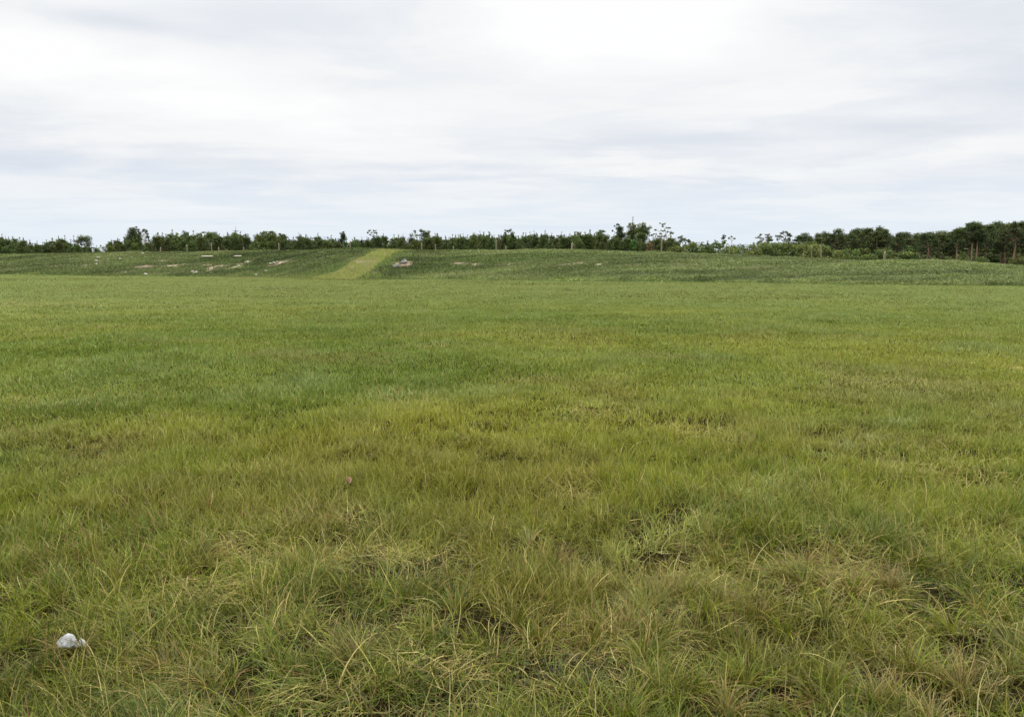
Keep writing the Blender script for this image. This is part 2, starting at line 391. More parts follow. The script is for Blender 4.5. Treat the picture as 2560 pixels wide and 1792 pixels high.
ps = np.linspace(lat(-500), lat(3100), 900)
ts = np.concatenate([np.linspace(-0.04, 1.2, 110), np.linspace(1.25, 3.1, 30)])
S, T = np.meshgrid(ps, ts)
Yb = base_dist(S) + T * SLOPE; Xb = S * Yb
Zb = tz(Xb, Yb) + np.where(T < 0, -0.12 * np.abs(T) / 0.04, 0) - np.where(T > 2.9, (T - 2.9) * 1.2, 0)
i = np.arange(S.size).reshape(S.shape)
Fb = np.stack([i[:-1, :-1], i[:-1, 1:], i[1:, 1:], i[1:, :-1]], -1).reshape(-1, 4)
xb, yb = Xb.ravel(), Yb.ravel()
soil_v = mask(xb, yb, SOIL, wob=1.0) * (.45 + 1.1 * fbm(xb / .9, yb / .35, 46, 3)); pale_v = mask(xb, yb, PALE, wob=1.0) * (.3 + 1.3 * fbm(xb / .5, yb / .3, 47, 3))
tag(link('bank', mesh_from('bank', np.stack([xb, yb, Zb.ravel()], -1), Fb, M_bank, smooth=True, attrs={'soil': soil_v, 'pale': pale_v})),
    'low dark green earth bank running across the far side of the field', kind='structure')

PT = np.array([-0.30, -0.12, 0.0, .2, .4, .6, .8, 1.0, 1.5])
PL = np.array([480, 570, 715, 795, 842, 882, 918, 944, 955])
PR = np.array([870, 905, 935, 958, 982, 1000, 1018, 1042, 1060])
def ramp_u(Xw, Yw):
    s = Xw / np.maximum(Yw, 1); tt = bank_t(Xw, Yw)
    px = s * FP * (math.cos(PITCH) + 256 / FP * math.sin(PITCH)) + 1280
    l = np.interp(tt, PT, PL); r = np.interp(tt, PT, PR)
    wob = 60 * (fbm(Xw / 1.1, Yw / 1.1, 61, 3) - 0.5)
    return (px + wob - l) / (r - l), tt
RSOIL = patches([(905, 657, 46, 7, .5), (880, 668, 18, 3.5, .45), (961, 636, 24, 3.5, .4), (942, 677, 26, 3.5, .5), (925, 645, 20, 4, .4), (850, 678, 16, 3, .5)])
tt = np.linspace(-0.2, 1.35, 90); uu = np.linspace(0.16, 0.84, 50)
U, T2 = np.meshgrid(uu, tt)
pxs = np.interp(T2, PT, PL) * (1 - U) + np.interp(T2, PT, PR) * U
S2 = lat(pxs); Y2 = base_dist(S2) + T2 * SLOPE; X2 = S2 * Y2
edge = np.minimum(np.minimum(U - .16, .84 - U) / .10, (T2 + 0.2) / .1)
Z2 = tz(X2, Y2) + 0.03 - 0.10 * (1 - np.clip(edge, 0, 1))
i = np.arange(U.size).reshape(U.shape)
Fp_ = np.stack([i[:-1, :-1], i[:-1, 1:], i[1:, 1:], i[1:, :-1]], -1).reshape(-1, 4)
tag(link('path', mesh_from('path', np.stack([X2, Y2, Z2], -1).reshape(-1, 3), Fp_, M_path, smooth=True,
     attrs={'soil': mask(X2.ravel(), Y2.ravel(), RSOIL, wob=1.0) * (.4 + 1.1 * fbm(X2.ravel() / .7, Y2.ravel() / .7, 48, 3)), 'pale': np.zeros(U.size)})), 'yellow green mown ramp climbing over the dark bank', kind='structure')

# ------------------------------------------------------------------ grass blades
def blades(P, az, L, wd, lean, bend, curl, K, col, tipcol):
    n = len(P); pts = np.zeros((n, K + 1, 3)); pts[:, 0] = P
    for k in range(K):
        f = (k + 0.5) / K
        a = np.minimum(lean + bend * f, R(118)); z_ = az + curl * f
        d = np.stack([np.sin(a) * np.cos(z_), np.sin(a) * np.sin(z_), np.cos(a)], -1)
        pts[:, k + 1] = pts[:, k] + d * (L / K)[:, None]
    floor = P[:, 2:3] + 0.006 + 0.03 * rng.random((n, 1))
    pts[:, 1:, 2] = np.maximum(pts[:, 1:, 2], floor)
    tw = az + PI / 2 + rng.normal(0, .5, n)
    wv = np.stack([np.cos(tw), np.sin(tw), rng.normal(0, .25, n)], -1)
    prof = 1 - 0.88 * (np.arange(K + 1) / K) ** 1.6
    off = wv[:, None, :] * (wd[:, None] * prof)[:, :, None] * 0.5
    V = np.stack([pts - off, pts + off], 2).reshape(-1, 3)
    base = (np.arange(n) * 2 * (K + 1))[:, None]
    q = np.array([[2 * k, 2 * k + 1, 2 * k + 3, 2 * k + 2] for k in range(K)])
    F = (base[:, :, None] + q[None]).reshape(-1, 4)
    fr = (np.arange(K + 1) / K)[None, :, None]
    c = col[:, None, :] * (1 - fr) + tipcol[:, None, :] * fr
    c = np.repeat(c, 2, axis=1).reshape(-1, 3)
    return V, F, c

def lerp(a, b, f): return a * (1 - f[:, None]) + b * f[:, None]
G_GREEN = np.array([0.155, 0.220, 0.026]); G_YEL = np.array([0.298, 0.308, 0.042]); G_BLUE = np.array([0.195, 0.255, 0.085])
G_STRAW = np.array([0.46, 0.365, 0.125]); G_BROWN = np.array([0.23, 0.125, 0.05]); G_DEEP = np.array([0.058, 0.098, 0.010])

def field_grass(X, Y, K, tuft=None):
    n = len(X); d = np.hypot(X, Y)
    n1 = fbm(X / 2.4, Y / 2.4, 71, 3); n2 = fbm(X / .45, Y / .45, 72, 2); n3 = fbm(X / 11, Y / 14, 73, 3); n4 = fbm(X / 1.1, Y / 1.1, 74, 3); n5 = fbm(X / .36, Y / .36, 75, 3); n6 = fbm(X / 3.2, Y / 2.4, 76, 3)
    st = mask(X, Y, STRAW); br = mask(X, Y, BROWN); dk = np.maximum(mask(X, Y, DARK), .9 * sstep(5.5, 3.8, d) * sstep(-.3, .5, X) * sstep(.62, .72, fbm(X / .33, Y / .33, 79, 2))); bl = mask(X, Y, BLUEG); ye = mask(X, Y, YELLOW)
    near = sstep(7, 3.0, d); mid = sstep(45, 8, d)
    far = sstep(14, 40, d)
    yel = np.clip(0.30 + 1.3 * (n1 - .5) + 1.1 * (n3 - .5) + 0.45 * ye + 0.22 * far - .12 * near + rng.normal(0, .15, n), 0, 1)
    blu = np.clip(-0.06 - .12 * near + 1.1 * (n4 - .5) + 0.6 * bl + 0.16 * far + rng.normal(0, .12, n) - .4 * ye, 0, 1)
    col = lerp(G_GREEN, G_YEL, yel); col = lerp(col, G_BLUE, blu)
    col = lerp(col, G_DEEP, np.clip((.35 + .35 * near) * sstep(.54, .78, n5) * mid * (.35 + .65 * sstep(12, 5, d)) + np.where(rng.random(n) < .36 * near, .8, 0) + .08 * mid + .25 * sstep(.55, .8, n6) * sstep(40, 14, d) + .65 * dk, 0, 1))  # deep green near and in hollows stands in for grass self-shadow
    nb = fbm(X / 1.7, Y / 1.7, 84, 3); col = lerp(col, np.array([.235, .205, .060]), .40 * sstep(.55, .75, nb) * sstep(26, 10, d))
    ps_ = np.clip(0.025 + 0.02 * near + 0.55 * st + 0.22 * near * sstep(.58, .75, n2) + .06 * sstep(.52, .7, n4) * near, 0, .85)
    pb_ = np.clip(0.012 + 0.03 * near + 0.5 * br, 0, .7)
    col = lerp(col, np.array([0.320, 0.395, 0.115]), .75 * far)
    col *= (1 + .10 * sstep(6, 12, d) * (1 - far) - .10 * near - .16 * sstep(4.6, 2.6, d))[:, None]; trk = mask(X, Y, TRACK, wob=.6); col = lerp(col, np.array([.35, .405, .165]), .9 * trk); col *= 1 + sstep(11, 4, d)[:, None] * np.array([.03, -.01, -.42])
    if d.min() > 28:
        ru_, rt_ = ramp_u(X, Y); fo = sstep(-.25, .12, ru_) * sstep(1.2, .9, ru_) * sstep(-.42, -.10, rt_); col = lerp(col, np.array([.31, .335, .07]), .7 * fo)
    r = rng.random(n)
    is_s = r < ps_; is_b = (r > 1 - pb_)
    col[is_s] = lerp(col[is_s], G_STRAW, np.clip(rng.normal(.65, .25, is_s.sum()), 0, 1))
    col[is_b] = lerp(col[is_b], G_BROWN, np.clip(rng.normal(.8, .2, is_b.sum()), 0, 1))
    col *= np.exp((rng.normal(0, .17, n) + rng.normal(0, .20, n) * near).clip(-.8, .6) * (1 - .5 * far))[:, None]
    tip = lerp(col, G_STRAW, np.clip(rng.normal(.06, .10, n), 0, .5))
    lay = np.clip(0.10 + .8 * st + .5 * br + .55 * near * sstep(.42, .6, n4) + .2 * near * sstep(0, 1.5, X), 0, 1) * (1 - .75 * far)
    L = (0.055 + 0.095 * rng.random(n) ** 1.4) * (1 + .8 * (n4 - .5)) * (1 + .35 * near) * (1 - 0.5 * dk) * (1 - .35 * far) * (1 - .38 * sstep(5, 10, d)) * (1 - .2 * trk)
    L *= np.where(is_s | is_b, 1.15, 1.0)
    lean = np.abs(np.where(rng.random(n) < lay, rng.normal(R(58), R(18), n), rng.normal(R(12), R(11), n)))
    bend = np.abs(rng.normal(R(30), R(22), n)) + lay * np.abs(rng.normal(R(35), R(30), n))
    az = rng.uniform(0, 2 * PI, n)
    flow = 4 * PI * fbm(X / .7, Y / .7, 81, 2)
    az = np.where(rng.random(n) < .35 + .3 * lay, flow + rng.normal(0, .7, n), az)
    if tuft is not None:
        az = np.where(rng.random(n) < .75, tuft + rng.normal(0, .5, n), az)
    curl = rng.normal(0, .5, n) + lay * rng.normal(0, .7, n)
    wd = 0.0040 * np.maximum(1, d / 4.5) ** 0.78 * rng.uniform(.6, 1.4, n)
    keep = rng.random(n) > np.maximum(.97 * dk, .94 * sstep(6.5, 4, d) * sstep(.60, .70, fbm(X / .24, Y / .24, 78, 2)))
    P = np.stack([X, Y, tz(X, Y) - .004], -1)
    k = keep
    return blades(P[k], az[k], L[k], wd[k], lean[k], bend[k], curl[k], K, col[k], tip[k])

def dens(Y): return 9000.0 * np.minimum(1, 4.2 / Y) ** 1.52
VV, FF, CC = [], [], []; nv = 0
def add(v, f, c):
    global nv
    VV.append(v); FF.append(f + nv); CC.append(c); nv += len(v)
for (y0, y1, K) in ((1.5, 4.2, 5), (4.2, 8, 4), (8, 15, 3), (15, 30, 2), (30, 84, 1)):
    yy = np.linspace(y0, y1, 60); ym = (yy[1:] + yy[:-1]) / 2
    wid = 2 * (0.70 * ym + 1.0); cnt = dens(ym) * wid * np.diff(yy)
    tot = int(cnt.sum())
    if y1 <= 8:
        nt_ = tot // 14
        b_ = rng.choice(len(ym), nt_, p=cnt / cnt.sum()); Yc = ym[b_] + (rng.random(nt_) - .5) * (yy[1] - yy[0])
        Xc = rng.uniform(-1, 1, nt_) * (0.70 * Yc + 1.0)
        sz = rng.uniform(.35, 1.5, nt_)
        k = rng.choice(nt_, int(tot * .62), p=sz / sz.sum())
        rr = np.abs(rng.normal(0, .022, len(k))) * np.sqrt(sz[k]); th = rng.uniform(0, 2 * PI, len(k))
        add(*field_grass(Xc[k] + rr * np.cos(th), Yc[k] + rr * np.sin(th), K, th))
        tot = int(tot * .38)
    b_ = rng.choice(len(ym), tot, p=cnt / cnt.sum()); Yg = ym[b_] + (rng.random(tot) - .5) * (yy[1] - yy[0])
    Xg = rng.uniform(-1, 1, tot) * (0.70 * Yg + 1.0)
    if y1 > 30:
        ru, rt = ramp_u(Xg, Yg); bt = bank_t(Xg, Yg); ok = bt < 0.02 + .16 * fbm(Xg / 2.2, Yg * 0, 99, 3) * rng.random(tot) + .16 * ((ru > -.25) & (ru < 1))
        Xg, Yg = Xg[ok], Yg[ok]
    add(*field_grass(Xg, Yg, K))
# long dry stalks lying across the foreground tangle
ns = 1100
Ys = rng.uniform(1.8, 7.5, ns); Xs = rng.uniform(-1, 1, ns) * (.7 * Ys + .8)
kk = rng.random(ns) < (.05 + .9 * mask(Xs, Ys, STRAW) + .4 * sstep(-.5, 1.5, Xs))
Xs, Ys = Xs[kk], Ys[kk]; ns = len(Xs)
sc = lerp(np.tile(G_STRAW * .95, (ns, 1)), np.array([.25, .28, .09]), rng.random(ns) * .6)
add(*blades(np.stack([Xs, Ys, tz(Xs, Ys) + .02], -1), rng.uniform(0, 2 * PI, ns), rng.uniform(.10, .28, ns), rng.uniform(.0035, .006, ns),
            np.abs(rng.normal(R(35), R(18), ns)), np.abs(rng.normal(R(65), R(35), ns)), rng.normal(0, .8, ns), 7, sc, sc * 1.05))
# coarse arching tussocks, matted together towards the near right
Yt = rng.uniform(1.75, 4.6, 420); Xt = rng.uniform(-1, 1, 420) * (.7 * Yt + .8)
pr = .10 + .8 * sstep(-.1, .7, Xt) * sstep(4.4, 3.2, Yt); ok = (rng.random(420) < pr) & (mask(Xt, Yt, DARK) < .3); Xt, Yt = Xt[ok], Yt[ok]
for x0, y0 in zip(Xt, Yt):
    m = int(rng.uniform(50, 130)); th = rng.uniform(0, 2 * PI, m); lead = rng.uniform(0, 2 * PI); rr = np.abs(rng.normal(0, .022, m))
    th = np.where(rng.random(m) < .45, lead + rng.normal(0, .6, m), th)
    kind = rng.random(); lum = rng.uniform(.7, 1.0); cb = np.array([.155, .19, .012]) if kind < .5 else (np.array([.20, .225, .05]) if kind < .7 else np.array([.25, .195, .05]))
    cc = np.tile(cb * lum, (m, 1)) * np.exp(rng.normal(0, .3, m))[:, None]; q = rng.random(m) < .22; cc[q] = np.array([.40, .285, .085]) * rng.uniform(.45, .9, (q.sum(), 1))
    xx, yy_ = x0 + rr * np.cos(th), y0 + rr * np.sin(th)
    add(*blades(np.stack([xx, yy_, tz(xx, yy_) - .003], -1), th, rng.uniform(.10, .23, m), rng.uniform(.003, .0062, m), np.abs(rng.normal(R(22), R(14), m)),
                np.abs(rng.normal(R(68), R(28), m)), rng.normal(0, .5, m), 6, cc, cc * 1.05))
# dead thatch lying flat between the tufts
nt2 = 60000
Ys = 1.6 + 6.4 * rng.random(nt2) ** 1.3; Xs = rng.uniform(-1, 1, nt2) * (.7 * Ys + .9)
tc = lerp(np.tile([.11, .085, .035], (nt2, 1)), np.array([.30, .235, .10]), rng.random(nt2) ** 1.6)
tc *= np.array([1.05, .95, .7]) * (.62 - .54 * mask(Xs, Ys, DARK))[:, None]  # thatch darkened in the hollows, their shade put into its colour
add(*blades(np.stack([Xs, Ys, tz(Xs, Ys) + .004], -1), rng.uniform(0, 2 * PI, nt2), rng.uniform(.03, .10, nt2), rng.uniform(.002, .005, nt2),
            np.abs(rng.normal(R(76), R(10), nt2)), rng.normal(R(12), R(10), nt2), rng.normal(0, .8, nt2), 2, tc, tc))
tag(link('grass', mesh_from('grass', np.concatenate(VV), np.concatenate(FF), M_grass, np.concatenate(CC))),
    'rough green and straw coloured grass covering the open field', 'grass', kind='stuff')

# ------------------------------------------------------------------ leaf cards (bank cover, ramp grass, foliage)
def cards(P, size, ratio, col, up=0.0, out=None, r=rng):
    """one bent-free leaf quad per point; out = preferred long axis"""
    n = len(P)
    a = r.normal(0, 1, (n, 3))
    if out is not None: a = a * .6 + out
    a[:, 2] += up
    a /= np.linalg.norm(a, axis=1, keepdims=True) + 1e-9
    b_ = np.cross(a, r.normal(0, 1, (n, 3))); b_ /= np.linalg.norm(b_, axis=1, keepdims=True) + 1e-9
    A_ = a * (size * .5)[:, None]; B_ = b_ * (size * ratio * .5)[:, None]
    V = np.stack([P - A_, P - B_ * .9 + A_ * .1, P + A_, P + B_ * .9 + A_ * .1], 1).reshape(-1, 3)
    F = np.arange(n * 4).reshape(n, 4)
    return V, F, np.repeat(col, 4, axis=0)

n = 430000
s_ = rng.uniform(lat(-250), lat(2850), n); tt_ = rng.uniform(0.0, 1.28, n) ** 1.0
Yc = base_dist(s_) + tt_ * SLOPE; Xc = s_ * Yc
so_ = mask(Xc, Yc, SOIL, wob=1.0) * (.45 + 1.1 * fbm(Xc / .9, Yc / .35, 46, 3)); pa_ = mask(Xc, Yc, PALE, wob=1.0) * (.3 + 1.3 * fbm(Xc / .5, Yc / .3, 47, 3))
ru, rt = ramp_u(Xc, Yc)
ru = ru + rng.normal(0, .09, n); onr = (ru > 0.0) & (ru < 1.0)
edge_wob = 0.10 * fbm(Xc / 2.2, Yc * 0, 99, 3) * rng.random(n)
keep = (rng.random(n) > 0.9 * sstep(.3, .7, so_)) & ~onr & (tt_ > edge_wob) & (rng.random(n) > .6 * sstep(.3, .8, pa_))
Xc, Yc, tt_, so_, pa_ = Xc[keep], Yc[keep], tt_[keep], so_[keep], pa_[keep]; n = len(Xc)
nA = fbm(Xc / 3.0, Yc / 1.6, 91, 3); nB = fbm(Xc / 9, Yc / 4, 92, 3); nC = fbm(Xc / .9, Yc / .7, 93, 2)
hgt = np.clip((0.02 + 0.09 * sstep(.38, .70, nA) + .06 * sstep(.4, .7, nC) + .16 * sstep(.16, .05, tt_) * sstep(.52, .68, fbm(Xc / 1.8, Xc * 0 + 3.3, 88, 3))) * (1 - .6 * so_), .05, 1) * np.where(tt_ > .93, .5, 1)
Pz = tz(Xc, Yc) + hgt * rng.random(n) ** .7
c = lerp(np.tile([0.128, 0.170, 0.042], (n, 1)), np.array([0.230, 0.250, 0.090]), np.clip(.35 + 2.0 * (nB - .5) + rng.normal(0, .2, n), 0, 1))
c = lerp(c, np.array([0.190, 0.222, 0.078]), np.clip(sstep(-8, 14, Xc) * .8 + rng.normal(0, .1, n), 0, 1))
c = lerp(c, np.array([0.16, 0.20, 0.05]), np.clip(1.6 * (nC - .55) + 1.1 * sstep(.12, .0, tt_) * .3, 0, .8))
c = lerp(c, np.array([0.40, 0.36, 0.19]), np.clip(.8 * pa_ * (rng.random(n) < .75), 0, 1))
c = lerp(c, np.array([0.24, 0.18, 0.11]), np.clip(.7 * so_, 0, 1) * (rng.random(n) < .7))
nS = fbm(Xc / 4.5, Yc / .9, 97, 3)
c = lerp(c, np.array([0.27, 0.31, 0.085]), .85 * sstep(.14, .0, tt_) * sstep(.62, .45, fbm(Xc / 1.8, Xc * 0 + 3.3, 88, 3)))
c *= (1 + rng.normal(0, .12, n).clip(-.5, .5) + 1.0 * (nS - .5) + .5 * (nB - .5) - .20 * sstep(0, -12, Xc))[:, None]
Vc, Fc, Cc = cards(np.stack([Xc, Yc, Pz], -1), rng.uniform(.06, .15, n), .6, c, up=.25)
tag(link('ground_cover', mesh_from('ground_cover', Vc, Fc, M_cover, Cc)), 'low dark green herbs covering the bank', 'ground cover', kind='stuff')

n = 34000
s_ = rng.uniform(lat(560), lat(1100), n); tt_ = rng.uniform(-.2, 1.3, n)
Yc = base_dist(s_) + tt_ * SLOPE; Xc = s_ * Yc
ru, rt = ramp_u(Xc, Yc); rs = mask(Xc, Yc, RSOIL)
keep = (ru + rng.normal(0, .10, n) > .0) & (ru + rng.normal(0, .09, n) < 1.0) & (rng.random(n) > .5 * rs)
Xc, Yc, ru, rs = Xc[keep], Yc[keep], ru[keep], rs[keep]; n = len(Xc)
c = lerp(np.tile([0.190, 0.208, 0.060], (n, 1)), np.array([0.205, 0.232, 0.050]), np.clip(sstep(.35, .9, ru) + rng.normal(0, .2, n), 0, 1))
c = lerp(c, np.array([0.27, 0.23, 0.12]), np.clip(2.4 * (fbm(Xc / 1.6, Yc / 1.6, 95, 3) - .50) + .4 * rs, 0, .55))
c *= (1 + rng.normal(0, .12, n))[:, None]
add_ = blades(np.stack([Xc, Yc, tz(Xc, Yc)], -1), rng.uniform(0, 2 * PI, n), rng.uniform(.06, .14, n), rng.uniform(.03, .06, n),
              np.abs(rng.normal(R(15), R(12), n)), np.abs(rng.normal(R(25), R(15), n)), np.zeros(n), 1, c, c)
tag(link('path_grass', mesh_from('path_grass', add_[0], add_[1], M_grass, add_[2])), 'short yellow green mown grass on the ramp', 'grass', kind='stuff')

# ------------------------------------------------------------------ trees
def tube(pts, rad, sides=6):
    pts = np.asarray(pts, float); V, F = [], []
    m = len(pts)
    for k in range(m):
        d = pts[min(k + 1, m - 1)] - pts[max(k - 1, 0)]; d /= np.linalg.norm(d) + 1e-9
        a = np.cross(d, [0.3, 1, 0.1]); a /= np.linalg.norm(a) + 1e-9; b_ = np.cross(d, a)
        for q in range(sides):
            th = 2 * PI * q / sides
            V.append(pts[k] + rad[k] * (math.cos(th) * a + math.sin(th) * b_))
    for k in range(m - 1):
        for q in range(sides):
            F.append((k * sides + q, k * sides + (q + 1) % sides, (k + 1) * sides + (q + 1) % sides, (k + 1) * sides + q))
    V.append(pts[-1]); e = len(V) - 1
    for q in range(0, sides, 2):
        F.append(((m - 1) * sides + q, (m - 1) * sides + (q + 1) % sides, (m - 1) * sides + (q + 2) % sides, e))
    return np.array(V), np.array(F)

def wood(tubes):
    V, F, o = [], [], 0
    for pts, rad in tubes:
        v, f = tube(pts, rad); V.append(v); F.append(f + o); o += len(v)
    return np.concatenate(V), np.concatenate(F)

def bent(p0, p1, sag, r, k=5):
    p0, p1 = np.asarray(p0, float), np.asarray(p1, float); f = np.linspace(0, 1, k)[:, None]
    L = np.linalg.norm(p1 - p0)
    return p0 * (1 - f) + p1 * f + np.sin(PI * f) * np.array([r.normal(0, .06), r.normal(0, .06), sag]) * L

def shades(n, c, r, light, f):  # f rises towards crown and clump tops: lit foliage put into the leaf colour
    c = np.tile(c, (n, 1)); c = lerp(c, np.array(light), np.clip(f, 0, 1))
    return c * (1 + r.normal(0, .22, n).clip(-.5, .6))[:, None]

NEED = [0.052, 0.078, 0.017]; NEEDL = [0.135, 0.170, 0.036]; BROAD = [0.060, 0.090, 0.018]; BROADL = [0.155, 0.190, 0.042]

def young_pine_mesh(seed, dark=1.0):
    """unit-height bushy young pine, radius about 0.33"""
    r = np.random.default_rng(seed); P, O, fz = [], [], []; tubes = []
    top = np.array([r.normal(0, .02), r.normal(0, .02), 1.0])
    tr = bent([0, 0, 0], top, 0, r, 6); tubes.append((tr, np.linspace(.022, .003, 6)))
    nw = 11
    for k in range(nw):
        f = .06 + .86 * (k + r.uniform(-.2, .2)) / nw
        R_ = .42 * (1 - f) ** .80 * r.uniform(.75, 1.1) + .02
        for q in range(6):
            th = r.uniform(0, 2 * PI); rr = R_ * r.uniform(.6, 1.15)
            p0 = np.array([0, 0, f]); p1 = p0 + np.array([rr * math.cos(th), rr * math.sin(th), rr * r.uniform(.15, .75)])
            if q < 3: tubes.append((np.array([p0, (p0 + p1) / 2, p1]), [.006, .004, .002]))
            for g_ in np.linspace(.3, 1.0, 5):
                c_ = p0 * (1 - g_) + p1 * g_
                for _ in range(8):
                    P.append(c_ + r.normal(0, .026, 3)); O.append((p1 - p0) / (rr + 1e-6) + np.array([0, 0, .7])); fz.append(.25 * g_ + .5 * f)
    for q in range(16):
        P.append(top + np.array([r.normal(0, .012), r.normal(0, .012), r.uniform(-.08, .05)])); O.append(np.array([0, 0, 2.])); fz.append(.8)
    P, O, fz = np.array(P), np.array(O), np.array(fz)
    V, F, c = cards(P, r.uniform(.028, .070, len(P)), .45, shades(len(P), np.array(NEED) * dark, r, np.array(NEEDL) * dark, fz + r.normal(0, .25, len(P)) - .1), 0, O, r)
    v2, f2 = wood(tubes)
    return mesh_from('crown', V, F, M_needle, c), mesh_from('trunk', v2, f2, M_bark, smooth=True)

def bush_mesh(seed, light=.5):
    """unit-height rounded bush or small broadleaf, several stems"""
    r = np.random.default_rng(seed); P, fz, tubes = [], [], []
    for k in range(15):
        th = r.uniform(0, 2 * PI); f = r.uniform(.15, .86); rad = .36 * math.sin(PI * (.2 + .72 * f)) * r.uniform(.3, 1)
        c_ = np.array([rad * math.cos(th), rad * math.sin(th), f]); s = r.uniform(.09, .17)
        if k < 7: tubes.append((bent([0, 0, 0], c_, .06, r), np.linspace(.016, .004, 5)))
        m = 70
        d = r.normal(0, 1, (m, 3)); d /= np.linalg.norm(d, axis=1, keepdims=True)
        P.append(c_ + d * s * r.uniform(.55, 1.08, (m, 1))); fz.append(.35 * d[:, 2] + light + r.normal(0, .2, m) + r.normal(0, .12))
    for k in range(10):                                      # upright shoots
        th = r.uniform(0, 2 * PI); rad = r.uniform(0, .26); z0 = 1 - rad * 1.2
        P.append(np.stack([rad * math.cos(th) + r.normal(0, .01, 6), rad * math.sin(th) + r.normal(0, .01, 6), z0 + r.uniform(-.12, .06, 6)], -1)); fz.append(np.full(6, light + .2))
    P = np.concatenate(P); fz = np.concatenate(fz)
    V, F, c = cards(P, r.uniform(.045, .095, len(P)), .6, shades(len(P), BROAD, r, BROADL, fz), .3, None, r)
    v2, f2 = wood(tubes)
    return mesh_from('crown', V, F, M_leafy, c), mesh_from('trunk', v2, f2, M_bark, smooth=True)

def tall_pine_mesh(seed, bare=(.26, .42), bark=None):
    """unit-height forest pine: bare reddish stem, broad clumped crown"""
    r = np.random.default_rng(seed); P, fz, tubes = [], [], []
    top = np.array([r.normal(0, .03), r.normal(0, .03), .93])
    tr = bent([0, 0, 0], top, 0, r, 7); tubes.append((tr, np.linspace(.021, .006, 7)))
    z0 = r.uniform(*bare)
    for k in range(20):
        f = z0 + (1 - z0) * (k + r.random()) / 20 * .94
        env = math.sin(PI * min(1, (f - z0 + .16) / (1.06 - z0))) ** .8
        th = k * 2.4 + r.normal(0, .4); rad = .21 * env * r.uniform(.4, 1.25)
        c_ = np.array([top[0] * f + rad * math.cos(th), top[1] * f + rad * math.sin(th), f])
        sx_, sz_ = r.uniform(.06, .12), r.uniform(.04, .075)
        tubes.append((bent([top[0] * f, top[1] * f, f - .05], c_, .05, r, 4), np.linspace(.008, .003, 4)))
        m = 190
        d = r.normal(0, 1, (m, 3)); d /= np.linalg.norm(d, axis=1, keepdims=True)
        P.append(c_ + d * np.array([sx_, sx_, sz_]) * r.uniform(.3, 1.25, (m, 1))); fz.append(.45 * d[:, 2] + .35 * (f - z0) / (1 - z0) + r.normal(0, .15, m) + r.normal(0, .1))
    for k in range(4):                                       # dead snags under the crown
        th = r.uniform(0, 2 * PI); f = r.uniform(.25, z0)
        tubes.append((np.array([[0, 0, f], [.05 * math.cos(th), .05 * math.sin(th), f + .01], [.1 * math.cos(th), .1 * math.sin(th), f + .03]]), [.004, .003, .001]))
    P = np.concatenate(P); fz = np.concatenate(fz)
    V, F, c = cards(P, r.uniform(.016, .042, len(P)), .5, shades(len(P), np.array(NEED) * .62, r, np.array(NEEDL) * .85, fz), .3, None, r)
    v2, f2 = wood(tubes)
    return mesh_from('crown', V, F, M_needle, c), mesh_from('trunk', v2, f2, bark or M_bark_red, smooth=True)

def make_tree(name, meshes, px, Yd, top_y, wide, rot=0.0, lean=0.0):
    """an Empty at the foot of the tree with crown and trunk under it; wide = radius scale against the height"""
    Xd = lat(px) * Yd; z = float(tz(Xd, Yd)); h = at(px, top_y, Yd)[2] - z
    e = empty(name, (Xd, Yd, z - .03)); e.rotation_euler = (0, lean, rot)
    for nm, me in zip(('crown', 'trunk'), meshes):
        o = link(nm, me, e); o.scale = (h * wide, h * wide, h)
    return e

